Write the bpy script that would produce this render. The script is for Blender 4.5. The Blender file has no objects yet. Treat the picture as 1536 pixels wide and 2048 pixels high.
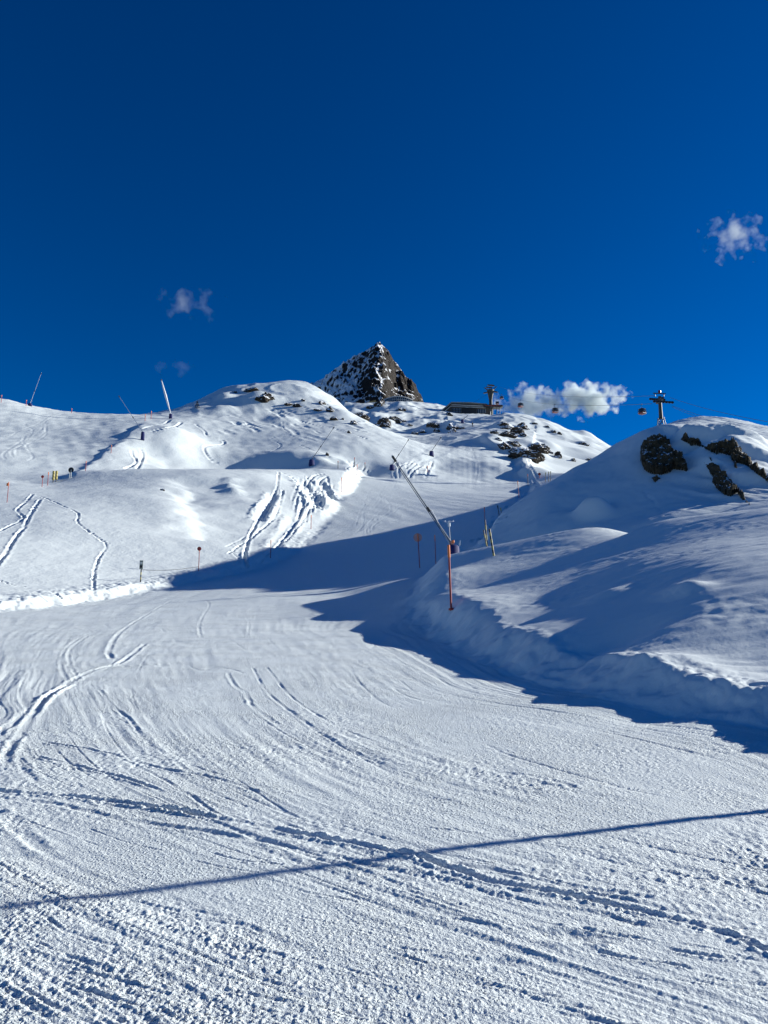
import bpy, math, random
import numpy as np
from mathutils import Vector, Matrix, noise as mnoise
random.seed(4); rng=np.random.default_rng(7)
sc=bpy.context.scene
# ------------------------------------------------------------------ camera, light, exposure
SUN_AZ=math.radians(71); SUN_EL=math.radians(19.5)
cam=bpy.data.cameras.new("camera"); camo=bpy.data.objects.new("camera",cam); sc.collection.objects.link(camo)
cam.sensor_fit='VERTICAL'; cam.sensor_height=24.0; cam.lens=24.0*1540/2048
cam.clip_start=0.1; cam.clip_end=8000
camo.location=(0,0,0); camo.rotation_euler=(math.radians(100),0,0)
sc.camera=camo
world=bpy.data.worlds.new("World"); sc.world=world; world.use_nodes=True
wn=world.node_tree.nodes; wl=world.node_tree.links; wn.clear()
sky=wn.new('ShaderNodeTexSky'); sky.sky_type='NISHITA'; sky.sun_disc=False
sky.sun_elevation=SUN_EL; sky.sun_rotation=SUN_AZ
sky.altitude=2500; sky.air_density=1.0; sky.dust_density=0.05; sky.ozone_density=4.0
hs=wn.new('ShaderNodeHueSaturation'); hs.inputs['Saturation'].default_value=1.25; hs.inputs['Hue'].default_value=0.509; gm=wn.new('ShaderNodeGamma'); gm.inputs['Gamma'].default_value=1.18
bg=wn.new('ShaderNodeBackground'); bg.inputs['Strength'].default_value=0.05
wo=wn.new('ShaderNodeOutputWorld')
wl.new(sky.outputs[0],gm.inputs['Color']); wl.new(gm.outputs[0],hs.inputs['Color']); wl.new(hs.outputs[0],bg.inputs[0]); wl.new(bg.outputs[0],wo.inputs[0])
sun=bpy.data.lights.new("sun",'SUN'); sun.energy=5.0; sun.angle=math.radians(0.53); sun.color=(1.0,0.985,0.905)
suno=bpy.data.objects.new("sun",sun); sc.collection.objects.link(suno)
sd=Vector((math.cos(SUN_EL)*math.sin(SUN_AZ),math.cos(SUN_EL)*math.cos(SUN_AZ),math.sin(SUN_EL)))
suno.rotation_euler=sd.to_track_quat('Z','Y').to_euler(); suno.location=(0,0,60)
vs=sc.view_settings; vs.view_transform='Standard'; vs.look='None'; vs.exposure=0.66; vs.gamma=1; vs.use_curve_mapping=False
sc.cycles.volume_step_rate=1.0; sc.cycles.volume_max_steps=64
# ------------------------------------------------------------------ terrain shape
F=1540.0; PITCH=math.radians(10.0); CP_,SP_=math.cos(PITCH),math.sin(PITCH)
def ut(px,py):
    x=(np.asarray(px,float)-768)/F; y=(1024-np.asarray(py,float))/F
    yw=CP_-y*SP_; zw=SP_+y*CP_
    return x/yw, zw/yw
def proj(X,Y,Z):
    d=Y*CP_+Z*SP_; v=-Y*SP_+Z*CP_
    return 768+F*X/d, 1024-F*v/d
# ---- control points: (px,py,Y)
PI=[];WI=[];PB=[];P=[];W=[]  # inner (piste), both, outer
def pl(Y): return -1.65+0.095*Y
for Y in (0.8,1.4,2,3,4.5,6.5):
    for X in (-2.0*Y,-1.1*Y,-.55*Y,0,.3*Y,.55*Y): WI.append((X,Y,pl(Y)))
for Y,us in ((9,(-.9,-.5,-.2,.15,.35)),(12,(-.9,-.5,-.2,.0,.17)),(16,(-.9,-.5,-.2,0,.1)),(21,(-.9,-.55,-.25,-.05)),):
    for u in us: WI.append((u*Y,Y,pl(Y)))
# piste centre, px,py,Y
PI+= [(120,1250,27),(300,1250,26),(500,1250,25),(650,1250,25),(740,1250,24),(790,1210,28),
 (100,1232,30),(250,1215,34),(400,1200,37),(560,1195,37),(700,1190,37),(790,1165,38),
 (520,1160,46),(640,1155,47),(760,1145,47),(860,1118,49),(620,1128,55),(720,1120,56),(820,1105,56),(900,1090,56),
 (690,1085,66),(780,1075,68),(880,1062,68),(940,1050,66),(720,1045,80),(820,1035,82),(920,1020,84),(990,1010,84),
 (740,1000,104),(840,995,106),(940,988,108),(1030,985,112),(780,970,128),(860,974,130),(940,976,130),(1030,974,128)]
PB+= [(870,930,155),(940,930,155),(1015,930,155),(885,895,182),(940,893,182),(985,893,182),(900,881,196),(960,880,196),
 (925,869,232),(960,862,240),(970,848,300),(985,838,345)]
# right bank: foot and lip
foot=[(828,1160,38),(822,1178,33),(812,1200,28),(815,1235,24),(850,1272,20.5),(905,1303,16.5),(1000,1346,13),(1140,1386,10.7),(1250,1414,9.5),(1400,1444,8.6),(1536,1462,8.1),(1700,1500,7.4),(1900,1540,6.6)]
lip=[(842,1136,36),(840,1165,31),(868,1197,26),(902,1217,21.7),(937,1239,18.7),(985,1262,15.6),(1040,1288,13.3),(1100,1318,11.8),(1200,1346,10.5),(1300,1373,9.8),(1400,1400,9.2),(1536,1410,8.8),(1640,1400,8.4),(1800,1400,7.9),(2000,1410,7.3)]
PI+=foot; P+=lip
# mound in world coords
for Y,row in {9.6:((4.9,-.42),(6,-.15),(8,.35),(12,1.2)),
 12:((3,-.18),(4.2,.28),(5,.46),(6,.62),(8,1.0),(10,1.4),(14,2.2)),
 16:((3,.50),(4,.80),(5.5,1.30),(6.6,1.70),(8,1.98),(10,2.25),(14,2.9),(22,4.2)),
 20:((3,1.16),(4,1.38),(5,1.66),(6.5,2.22),(8,2.6),(10,2.95),(15,3.7),(25,5.4)),
 23.5:((1.85,1.42),(3,1.72),(4.5,2.08),(6,2.48),(8,3.05),(10,3.65),(18,5.1),(30,7.3)),
 29:((5.5,3.3),(7.5,3.75),(10,4.3))}.items():
    for X,z in row: W.append((X,Y,z))
P+=[(860,1124,36),(905,1117,37.5),(950,1113,38),(1010,1104,38),(1080,1088,37),(1130,1072,35),(1200,1054,32.5),(1330,1041,27.5),(1450,1029,25),(1536,1022,23.5),(900,1146,29),(960,1136,29)]
# behind mound crest (hidden dip)
P+=[(1010,1122,42),(1130,1098,40),(1200,1092,38),(1330,1085,33),(1450,1078,31.5),(1536,1065,30.5),(930,1126,43),(880,1127,42)]
# hill H : base, body, silhouette
P+=[(1060,1045,48),(1150,1046,46),(1250,1042,43),(1350,1040,40),(1450,1031,39),(1536,1018,38),
 (1000,1062,50),(960,1080,50),(930,1098,49),
 (1080,1005,50),(1160,985,50),(1260,985,48),(1380,985,46),(1500,975,45),
 (1140,950,55),(1230,930,54),(1320,920,52),(1420,920,51),(1536,930,50),
 (1220,905,58),(1300,873,56),(1400,865,56),(1500,878,55),
 (960,1068,52),(999,1041,53),(1038,1007,54),(1077,977,56),(1129,947,58),(1160,931,59),(1220,896,60),(1290,861,58.5),(1330,852,58),(1380,852,59),(1440,856,60),(1536,866,60),
 (1340,848,75),(1400,839,76),(1460,840,76),(1536,855,74),
 (1650,880,60),(1650,960,45),(1800,960,50),(1700,1020,34)]
for Y,row in {35:((26,5.9),(36,8)),45:((33,10.5),(50,13)),62:((42,15.5),(60,17)),80:((52,20),(80,22))}.items():
    for X,z in row: W.append((X,Y,z))
# behind H (hidden)
P+=[(1010,1050,66),(1060,1012,70),(1120,985,74),(1180,960,80),(1250,925,85),(1330,900,95),(1400,890,100),(1500,900,100),
 (1150,950,110),(1220,930,120),(1320,915,140),(1450,915,150),(1100,955,140)]
# left bank foot/lip/crest
lf=[(-120,1235,29),(0,1226,31),(100,1216,34),(200,1203,38),(300,1184,42),(390,1166,46),(480,1148,50.5),(540,1131,55),(600,1107,62),(655,1058,77),(692,1000,104),(735,960,138)]
ll=[(-120,1218,29.8),(0,1208,31.8),(100,1198,35),(200,1186,39),(300,1168,43.2),(390,1150,47.4),(480,1134,52),(540,1118,56.6),(595,1093,64),(640,1055,78.5),(680,1000,105),(722,955,139)]
PI+=lf; P+=ll
P+=[(-150,1030,60),(0,1013,64),(60,988,76),(100,976,84),(150,959,92),(200,948,97),(300,940,102),(400,937,106),(550,936,110),(640,937,118),(700,941,128),
 (-100,1120,42),(0,1115,44),(100,1090,50),(200,1060,57),(300,1050,62),(400,1040,66),(440,1090,58),(380,990,80),(420,1000,78),(500,1010,78),(540,1060,70),(600,1020,84),(620,980,97),(660,970,110),(100,1140,43),(200,1130,47),(300,1110,52),(200,990,76),(300,985,80)]
# hidden/visible behind B crest
P+=[(200,952,104),(300,947,112),(400,944,118),(550,943,122),(640,942,128)]
# terrace / D foot
P+=[(330,930,128),(400,930,132),(500,930,134),(600,928,134),(700,930,138),(780,935,142),(830,950,140)]
# slope C
P+=[(-150,960,90),(0,960,88),(60,965,92),(120,945,105),(0,900,118),(100,900,124),(180,885,134),(0,850,145),(100,850,150),(200,850,155),(-150,790,170),(0,798,172),(80,819,172),(160,829,170),(240,834,168),(300,838,166),(240,905,126),(290,880,137),
 (-150,815,220),(0,830,225),(100,850,225),(200,860,220),(300,868,215),(0,850,330),(200,880,330),(400,860,330),(0,880,500),(300,860,500)]
# D hill
P+=[(345,838,172),(380,812,190),(410,795,200),(440,779,210),(500,773,216),(560,769,220),(605,769,219),(634,777,214),(650,790,208),(673,812,200),(704,828,194),(735,846,188),(782,865,180),(816,878,174),(847,893,167),(866,906,162),
 (330,880,142),(400,880,152),(480,880,156),(560,880,156),(640,880,156),(720,890,154),(790,905,154),(850,915,156),
 (430,830,180),(520,825,186),(600,830,186),(660,850,176),(340,860,152),(380,840,168),
 (440,800,250),(560,795,260),(640,800,250),(700,850,230),(780,885,215),(840,905,200),
 (440,830,330),(560,830,330)]
# G slopes, plateau
P+=[(720,862,300),(790,868,290),(850,878,262),(890,871,262),(700,835,380),(760,830,390),(820,840,370),(880,845,340),(920,848,320),(780,806,460),(845,807,450),(875,822,420),(900,829,400),(940,829,400),(985,829,395),(1005,828,330),
 (700,812,470),(600,830,470)]
# F knob
P+=[(965,884,198),(1000,885,212),(1040,905,190),(1070,925,178),(1090,950,160),(1065,965,140),(1100,925,200),(1150,915,215),(1190,905,250),
 (1000,860,255),(1040,868,250),(1080,885,240),(1120,885,262),(1160,892,275),
 (1042,835,310),(1081,845,310),(1107,856,308),(1146,871,305),(1199,892,300),(1225,901,298),(1300,925,290),
 (1042,860,400),(1107,880,400),(1199,915,400),(1300,940,400),(980,850,520),(1100,900,550),(1400,960,300),(1500,980,400),(860,850,560),(760,860,560)]
def build1(P,W):
    p=np.array(P,float); u,t=ut(p[:,0],p[:,1]); L=np.log(p[:,2])
    if len(W):
        w=np.array(W,float); u=np.r_[u,w[:,0]/w[:,1]]; t=np.r_[t,w[:,2]/w[:,1]]; L=np.r_[L,np.log(w[:,1])]
    t=t+1.65/np.exp(L)
    S=np.c_[u,L]; n=len(u)
    d2=((S[:,None]-S[None])**2).sum(2); K=.5*d2*np.log(d2+1e-12)
    A=np.zeros((n+3,n+3)); A[:n,:n]=K+np.eye(n)*6e-6; A[:n,n]=1; A[:n,n+1:]=S; A[n:,:n]=A[:n,n:].T
    c=np.linalg.solve(A,np.r_[t,0,0,0])
    return S,c
def build(): return build1(PI+PB,WI), build1(P+PB,W)
def wline(pts):
    p=np.array(pts,float); u,t=ut(p[:,0],p[:,1]); return np.c_[u*p[:,2],p[:,2]]
def sdist(line,X,Y):
    """signed distance to polyline, + on the left-hand side of its direction"""
    best=np.full(X.shape,1e9); sg=np.ones(X.shape); s0=0; arc=np.zeros(X.shape)
    for (x0,y0),(x1,y1) in zip(line[:-1],line[1:]):
        dx,dy=x1-x0,y1-y0; l=math.hypot(dx,dy)
        q=np.clip(((X-x0)*dx+(Y-y0)*dy)/l**2,0,1)
        ex,ey=X-x0-q*dx,Y-y0-q*dy; d=np.hypot(ex,ey); m=d<best
        best=np.where(m,d,best); sg=np.where(m,np.sign(dx*ey-dy*ex),sg); arc=np.where(m,s0+q*l,arc); s0+=l
    return best*sg,arc
def footlines():
    R=wline(foot[::-1]+[(900,1110,45),(960,1085,52),(1000,1045,66),(1040,1010,82),(1075,985,105),(1090,975,125)][0:0])
    # right line from far to near: extend to the far end along the flank of the hill
    Rf=wline(foot); Rf=Rf[np.argsort(-Rf[:,1])]
    far=np.array([(24.0,125),(17.0,92),(11.2,70),(6.6,54),(3.4,44)])
    Rl=np.vstack([far,Rf[0:]])
    Lf=wline(lf)
    Ll=np.vstack([[(-60,20.)],Lf,[(-1.5,150.)]])
    return Rl,Ll
def smooth(x): x=np.clip(x,0,1); return x*x*(3-2*x)
def evalt(S,c,u,L):
    q=np.c_[u.ravel(),L.ravel()]; out=np.empty(len(q)); n=len(S)
    s2=(S**2).sum(1)
    for i in range(0,len(q),40000):
        b=q[i:i+40000]; d2=np.maximum((b**2).sum(1)[:,None]+s2[None]-2*b@S.T,0)
        out[i:i+40000]=(.5*d2*np.log(d2+1e-12))@c[:n]+c[n]+b@c[n+1:]
    out-=1.65/np.exp(q[:,1])
    return out.reshape(u.shape)
# ------------------------------------------------------------------ value noise
def _h(ix,iy,s):
    n=(ix.astype(np.int64)*374761393+iy.astype(np.int64)*668265263+s*1442695041)&0xffffffff
    n=((n^(n>>13))*1274126177)&0xffffffff
    n=(n^(n>>16))&0xffff
    return n.astype(np.float64)*(2*math.pi/65536)
def pn(x,y,s=0):
    x0=np.floor(x); y0=np.floor(y); fx=x-x0; fy=y-y0
    ux=fx*fx*fx*(fx*(fx*6-15)+10); uy=fy*fy*fy*(fy*(fy*6-15)+10)
    def g(a,b):
        h=_h(x0+a,y0+b,s); return np.cos(h)*(fx-a)+np.sin(h)*(fy-b)
    return 1.5*((g(0,0)*(1-ux)+g(1,0)*ux)*(1-uy)+(g(0,1)*(1-ux)+g(1,1)*ux)*uy)
def pnm(x,y,s,mask):
    out=np.zeros(x.shape); i=mask>1e-3
    out[i]=pn(x[i],y[i],s); return out
# ------------------------------------------------------------------ grid in (X/Y, ln Y)
def axis(segs):
    out=[]
    for a,b,d in segs:
        n=max(1,int(round((b-a)/d))); out+=list(np.linspace(a,b,n,endpoint=False))
    return np.array(out+[segs[-1][1]])
us=axis([(-1.7,-.8,.06),(-.8,-.57,.01),(-.57,.58,.0015),(.58,.9,.01),(.9,2.2,.05)])
ln=math.log
Ls=axis([(ln(.4),ln(2.4),.06),(ln(2.4),ln(6),.0026),(ln(6),ln(12),.0036),(ln(12),ln(60),.0055),(ln(60),ln(330),.0050),(ln(330),ln(620),.012)])
NR,NC=len(Ls),len(us)
U,L=np.meshgrid(us,Ls); Y=np.exp(L); X=U*Y
def coarse(S,c):
    ci=np.unique(np.r_[np.arange(0,NR,5),NR-1]); cj=np.unique(np.r_[np.arange(0,NC,5),NC-1])
    uu=np.clip(us[cj],-1.0,1.45); Uc,Lc=np.meshgrid(uu,Ls[ci])
    T=evalt(S,c,Uc,Lc)
    # cubic (Catmull-Rom) upsampling along each axis
    def up(T,xc,xf):
        n=len(xc); k=np.clip(np.searchsorted(xc,xf,side='right')-1,0,n-2)
        h=(xc[k+1]-xc[k]); f=((xf-xc[k])/h)[:,None]; h=h[:,None]
        m=np.gradient(T,xc,axis=0)
        return ((2*f**3-3*f**2+1)*T[k]+(f**3-2*f**2+f)*h*m[k]+(-2*f**3+3*f**2)*T[k+1]+(f**3-f**2)*h*m[k+1])
    T=up(T,Ls[ci],Ls); return up(T.T.copy(),us[cj],us).T.copy()
(Si,ci_),(So,co_)=build()
T1=coarse(Si,ci_); T2=coarse(So,co_)
Rl,Ll=footlines()
dr,ar=sdist(Rl,X,Y); dl,al=sdist(Ll,X,Y)
near=(Y<60)
rag=pnm(X/.9,Y/.9,1,(np.abs(dr)<3)*1.)*.16+pnm(X/.3,Y/.3,2,((np.abs(dr)<3)&(Y<30))*1.)*.07
ragl=pnm(X/1.6,Y/1.6,3,(np.abs(dl)<4)*1.)*.3+pnm(X/.6,Y/.6,4,((np.abs(dl)<4)&(Y<80))*1.)*.16
fade=smooth((150-Y)/40)
wl_=np.interp(Y,[30,60,120],[.9,1.2,2.2])
mr=smooth((dr+rag)/np.interp(Y,[9,14,20,30],[.9,1.0,1.4,1.6])); ml=smooth((dl+ragl)/wl_)
m=np.maximum(mr,ml); m=1-(1-m)*fade
T=T1*(1-m)+T2*m
ondr=dr>0; ondl=dl>0
piste=(1-m)
hl=np.interp(Y,[7.4,7.9,8.5,10,10.9,15.5,18,20,26,34,45],[.17,.19,.18,.13,.0,.0,.14,.24,.15,.05,.0])-.10*np.exp(-((dr+.45)/.5)**2)*smooth((18-Y)/6)*0
dq=dr+rag*.8-.95
Z=T*Y+hl*np.where(dq<0,np.exp(-(dq/.40)**2),np.exp(-(dq/1.0)**2))
Zbase=Z.copy()
# ------------------------------------------------------------------ picking the ground under a picture point
def col_at(u):
    f=np.interp(u,us,np.arange(NC)); j=int(f); j=min(j,NC-2); f-=j
    return Z[:,j]*(1-f)+Z[:,j+1]*f
iy0=int(np.searchsorted(Ls,ln(2.0)))
def hit(px,py,ymin=2.0):
    u,t=ut(px,py); u=float(u); t=float(t)
    z=col_at(u)/np.exp(Ls); i0=max(iy0,int(np.searchsorted(Ls,ln(ymin))))
    r=z[i0:]; k=int(np.argmax(r>=t))
    if r[k]<t: k=int(np.argmax(r))
    k+=i0
    a=0 if k==i0 or z[k]==z[k-1] else (t-z[k-1])/(z[k]-z[k-1])
    l=Ls[k-1]+min(max(a,0),1)*(Ls[k]-Ls[k-1]) if k>i0 else Ls[k]
    y=math.exp(l); return (u*y,y,ground(u*y,y))
def ground(x,y):
    i=np.interp(ln(y),Ls,np.arange(NR)); j=np.interp(x/y,us,np.arange(NC))
    a,b=min(int(i),NR-2),min(int(j),NC-2); f,g=i-a,j-b
    return float(Z[a,b]*(1-f)*(1-g)+Z[a+1,b]*f*(1-g)+Z[a,b+1]*(1-f)*g+Z[a+1,b+1]*f*g)
# ------------------------------------------------------------------ tracks, berms and lumps pressed into the ground
def region(line,pad):
    x0,y0=line.min(0)-pad; x1,y1=line.max(0)+pad; y0=max(y0,.5)
    r0=max(0,int(np.searchsorted(Ls,ln(y0)))-1); r1=min(NR,int(np.searchsorted(Ls,ln(y1)))+2)
    lo=min(x0/y0,x0/y1); hi=max(x1/y0,x1/y1)
    c0=max(0,int(np.searchsorted(us,lo))-1); c1=min(NC,int(np.searchsorted(us,hi))+2)
    return slice(r0,r1),slice(c0,c1)
def curve(pts,n=6):
    p=np.array(pts,float); out=[]
    q=np.vstack([2*p[0]-p[1],p,2*p[-1]-p[-2]])
    for i in range(1,len(q)-2):
        for k in range(n):
            t=k/n; out.append(.5*((2*q[i])+(-q[i-1]+q[i+1])*t+(2*q[i-1]-5*q[i]+4*q[i+1]-q[i+2])*t*t+(-q[i-1]+3*q[i]-3*q[i+1]+q[i+2])*t**3))
    out.append(p[-1]); return np.array(out)
def world_line(pts,n=6,ymin=2.0):
    c=curve(pts,n); w=np.array([hit(a,b,ymin)[:2] for a,b in c]); return w
def track(pts,w,depth,rim=.5,rough=.4,seed=0,n=5,asym=0.0,ymin=2.0,wob=0.):
    line=world_line(pts,n,ymin)
    # drop jumps over crests
    keep=[0]
    for i in range(1,len(line)):
        if abs(math.log(line[i,1]/line[keep[-1],1]))<.25: keep.append(i)
    line=line[keep]
    if len(line)<2: return
    R,C=region(line,w*5)
    x,y=X[R,C],Y[R,C]; d,a=sdist(line,x,y); tot=np.hypot(*np.diff(line,axis=0).T).sum()
    if wob: d=d+wob*pn(a/(w*9),a*0,seed+5)
    ends=smooth(a/(3*w))*smooth((tot-a)/(3*w))
    nz=1+rough*pn(x/(w*2.2),y/(w*2.2),seed)+rough*.8*pn(x/(w*.9),y/(w*.9),seed+1)
    ad=np.abs(d)
    prof=-depth*np.exp(-(ad/w)**4)+depth*rim*np.exp(-((ad-1.7*w)/(.7*w))**2)*nz*(1+asym*np.sign(d))
    prof=np.where(ad<5*w,prof,0)*np.clip(.8+.9*pn(a/(w*26),a*0+seed*.37,seed+9),.12,1.35)
    Z[R,C]+=prof*ends*(1+.25*(nz-1))
def berm(pts,h,wl,wr,seed=0,ymin=2.0):
    """crest along the line; wl/wr: how fast it falls away to the left/right of the line's direction"""
    line=world_line(pts,5,ymin); R,C=region(line,max(wl,wr)*3)
    x,y=X[R,C],Y[R,C]; d,a=sdist(line,x,y); tot=np.hypot(*np.diff(line,axis=0).T).sum()
    d=d+(min(wl,wr)*.5)*pn(x/3,y/3,seed)
    e=smooth(a/(tot*.12))*smooth((tot-a)/(tot*.12)); hh=h*(1+.25*pn(x/5,y/5,seed+2))
    Z[R,C]+=hh*e*np.where(d>0,np.exp(-(d/wl)**2),np.exp(-(d/wr)**2))
def lump(px,py,h,rx,ry,ymin=2.0,rot=0.,p=2.0):
    x0,y0,_=hit(px,py,ymin); R,C=region(np.array([[x0-rx,y0-ry],[x0+rx,y0+ry]]),max(rx,ry)*1.6)
    dx,dy=X[R,C]-x0,Y[R,C]-y0; a=dx*math.cos(rot)+dy*math.sin(rot); b=-dx*math.sin(rot)+dy*math.cos(rot)
    q=np.sqrt((a/rx)**2+(b/ry)**2); Z[R,C]+=h*np.exp(-q**p)
# big forms first
berm([(140,962),(175,941),(210,918),(245,890),(275,865),(298,845)],.55,1.2,8,1,80)
berm([(965,882),(1000,900),(1035,915),(1050,940),(1062,962)][::-1],1.5,1.3,5,2,120)
berm([(372,950),(395,985),(410,1020),(420,1060),(438,1088)],-.8,6,2.2,3,50)
lump(350,878,2.2,4.5,7,120); lump(322,884,-1.1,5,7,120); lump(345,905,1.0,4,4,120)
lump(568,914,1.5,7,5,120); lump(500,925,-2.2,10,6,120)
lump(330,800,0,1,1)
lump(1187,1032,1.05,1.0,.9,40,p=2.8); lump(1105,1060,.55,2.4,2.0,37,p=3); lump(1330,1045,.3,4,2,30)

lump(1100,865,-3,9,9,260); lump(1150,905,-3,9,9,200)
lump(760,838,3,10,10,330); lump(840,850,3,9,9,300); lump(800,815,3,12,10,380); lump(880,838,2,6,7,320)
for i in range(26):   # uneven rocky ground under the summit
    lump(random.uniform(700,930),random.uniform(810,868),random.uniform(.6,2.2),random.uniform(3,8),random.uniform(3,9),300,p=3)
for i in range(22):
    lump(random.uniform(985,1200),random.uniform(840,915),random.uniform(.4,1.3),random.uniform(2,5),random.uniform(2,6),190,p=3)
for i in range(22):
    lump(random.uniform(560,700),random.uniform(785,845),random.uniform(.1,.5),random.uniform(2,4),random.uniform(2,5),140,p=2.5)
for i in range(8): lump(random.uniform(400,520),random.uniform(790,830),random.uniform(.3,.8),random.uniform(2,5),random.uniform(2,4),160,p=2.5)
lump(520,800,1.8,5,4,170,p=3); lump(640,925,.7,2.5,2,100,p=3); lump(672,922,-1.0,2.5,2,100)
for i in range(14): lump(random.uniform(455,480),random.uniform(955,985),random.uniform(-.35,.35),1.0,1.0,60)
berm([(1395,905),(1425,934),(1447,947),(1470,974)],.9,3.5,.9,5,36)
berm([(1352,872),(1400,884),(1462,886),(1490,915)],.9,3.0,1.0,6,36)
berm([(1330,868),(1400,862),(1470,868),(1536,884)],.5,1.6,1.2,7,40)
# mound ripples cut by shade
lump(1290,1330,.12,.7,.4,8)
lump(1245,1270,-.12,.9,.6,10); lump(1375,1180,.16,.35,.5,10); lump(1215,1190,.10,.5,.5,12)
# ------------------------------------------------------------------ relief by region
sx=np.minimum(1.0,1.0)
def cut(lam): return smooth((lam/.0042-Y)/(.35*lam/.0042))
# stream coordinate that follows the skiers' turns down the run
guide=[(0,[(720,1180),(655,1250),(760,1310),(900,1385),(1200,1440),(1536,1510)]),
 (1,[(560,1190),(560,1250),(640,1330),(800,1440),(1150,1540),(1536,1620)]),
 (2,[(440,1200),(420,1260),(460,1350),(600,1480),(900,1600),(1250,1690),(1536,1750)]),
 (3,[(300,1225),(250,1300),(270,1400),(380,1530),(600,1640),(900,1740),(1300,1850),(1536,1900)]),
 (4,[(180,1240),(110,1300),(100,1400),(160,1520),(330,1610),(700,1740),(1100,1880),(1536,2020)]),
 (5,[(60,1255),(0,1330),(-60,1450),(0,1580),(200,1690),(500,1800),(900,1930),(1300,2060)]),
 (6,[(-60,1330),(-160,1600),(0,1760),(300,1900),(620,2050)]),
 (-1.5,[(900,1100),(860,1150),(830,1250),(900,1320),(1100,1400),(1536,1470)]),(-3.2,[(990,1010),(960,1100),(900,1200),(1100,1350),(1536,1420)]),
 (1.2,[(740,1050),(650,1120)]),(0,[(830,1040),(770,1120)]),(2.6,[(690,1060),(520,1150)])]
gp=[];gs=[]
for s_,pts in guide:
    c=curve(pts,3)
    for a,b in c:
        u_,t_=ut(a,b); z_=-1.65; y_=1.65/(0.095-t_) if t_<.045 else None
        if y_ is None or y_>26: y_=hit(a,b)[1]
        gp.append((u_,ln(y_))); gs.append(s_)
gp=np.array(gp,float); gs=np.array(gs,float); ng=len(gp)
d2=((gp[:,None]-gp[None])**2).sum(2); K=.5*d2*np.log(d2+1e-12)
A=np.zeros((ng+3,ng+3)); A[:ng,:ng]=K+np.eye(ng)*2e-3; A[:ng,ng]=1; A[:ng,ng+1:]=gp; A[ng:,:ng]=A[:ng,ng:].T
gc=np.linalg.solve(A,np.r_[gs,0,0,0])
ci=np.unique(np.r_[np.arange(0,NR,8),NR-1]); cj=np.unique(np.r_[np.arange(0,NC,8),NC-1])
Uc,Lc=np.meshgrid(np.clip(us[cj],-.7,.7),np.clip(Ls[ci],ln(2.4),ln(150))); q=np.c_[Uc.ravel(),Lc.ravel()]
dd=np.maximum(((q[:,None]-gp[None])**2).sum(2),0); Sc=((.5*dd*np.log(dd+1e-12))@gc[:ng]+gc[ng]+q@gc[ng+1:]).reshape(Uc.shape)
tmp=np.array([np.interp(us,us[cj],r) for r in Sc]); Sx=np.array([np.interp(Ls,Ls[ci],tmp[:,k]) for k in range(NC)]).T*1.15
Ax=X-Y   # runs along the stream
pm=piste*smooth((140-Y)/60)
fm=pm*cut(.03); 
rough=np.clip(.55+.9*pn(X/1.7,Y/1.3,11)+.5*pn(X/.6,Y/.5,12),.12,1.7)     # ploughed patches and skied-smooth ones
# ploughed heap in the lower left corner with an edge, smooth apron to its right
edge=world_line([(-200,1700),(60,1730),(180,1790),(320,1835),(430,1872),(550,1935),(660,1990),(800,2070)],5)
de,_=sdist(edge,X,Y); heap=smooth((-de+.1*pn(X/.3,Y/.3,13))/.22)*(Y<8); apron=np.exp(-((de-.5)/.45)**2)*(de>0)*(Y<8)*smooth((X+2.2)/.6)
rough=rough*(1-.85*apron)*(1-heap)+heap*.35
streak=np.clip(pn(Sx/.55,Ax/9,21)+.3,0,1.2)
nf=lambda lam,s,msk: pnm(X/lam,Y/lam,s,msk)
h=np.zeros_like(X)
h+=pm*.0035*rough*nf(.085,31,cut(.085)*pm)*cut(.085)
h+=pm*.0042*rough*nf(.045,32,cut(.045)*pm)*cut(.045)
h+=pm*.0028*(.3+rough)*nf(.024,33,cut(.024)*pm)*cut(.024)
rz=1-np.abs(nf(.06,34,cut(.06)*pm)); h+=pm*cut(.06)*.0045*rough*(rz**3-.45)
h+=pm*.0035*rough*nf(.22,35,cut(.22)*pm)*cut(.22)
h+=pm*.006*nf(.8,36,pm)*cut(.8)+pm*.014*nf(3.1,37,pm)
def aniso(la,ll,s,msk): return pnm(Sx/la,Ax/ll+Sx*.03,s,msk)
h+=pm*.0045*(.4+streak)*aniso(.10,1.1,41,cut(.1)*pm)*cut(.10)
h+=pm*.003*aniso(.24,3.0,42,cut(.24)*pm)*cut(.24)
h+=pm*.003*aniso(.7,8,43,cut(.7)*pm)*cut(.7)
cm=np.clip(.25+1.1*aniso(.45,2.6,141,cut(.2)*pm)+.9*pn(X/.9,Y/.8,142)+.7*pn(X/2.6,Y/2.2,143),0,1.25)*(1-.8*apron)*(1-heap)+heap*(.6+.7*pn(X/.5,Y/.5,144))
def crumb(lam,s,t=.12): return np.clip(np.abs(nf(lam,s,cut(lam)*pm))-t,0,1)*cut(lam)
h+=pm*cm*(.006*crumb(.075,145,.16)+.009*crumb(.042,146,.12)+.010*crumb(.024,147,.08)+.008*crumb(.014,148,.05))
h+=pm*(.12+apron*.3)*.012*crumb(.022,149,.10)
sp_=smooth(.55+1.2*aniso(1.6,6,151,pm)); c2=lambda lam: smooth((lam/.0030-Y)/(.4*lam/.0030))
h+=pm*(1-heap)*sp_*1.7*(.35+.65*smooth((Y-4)/5))*(.0045*pnm(Sx/.14,Ax/4.5,152,pm*c2(.14))*c2(.14)+.0022*pnm(Sx/.055,Ax/2.0,153,pm*c2(.055))*c2(.055)+.008*pnm(Sx/.33,Ax/7,154,pm*c2(.33))*c2(.33)*smooth((Y-6)/6))
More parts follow.
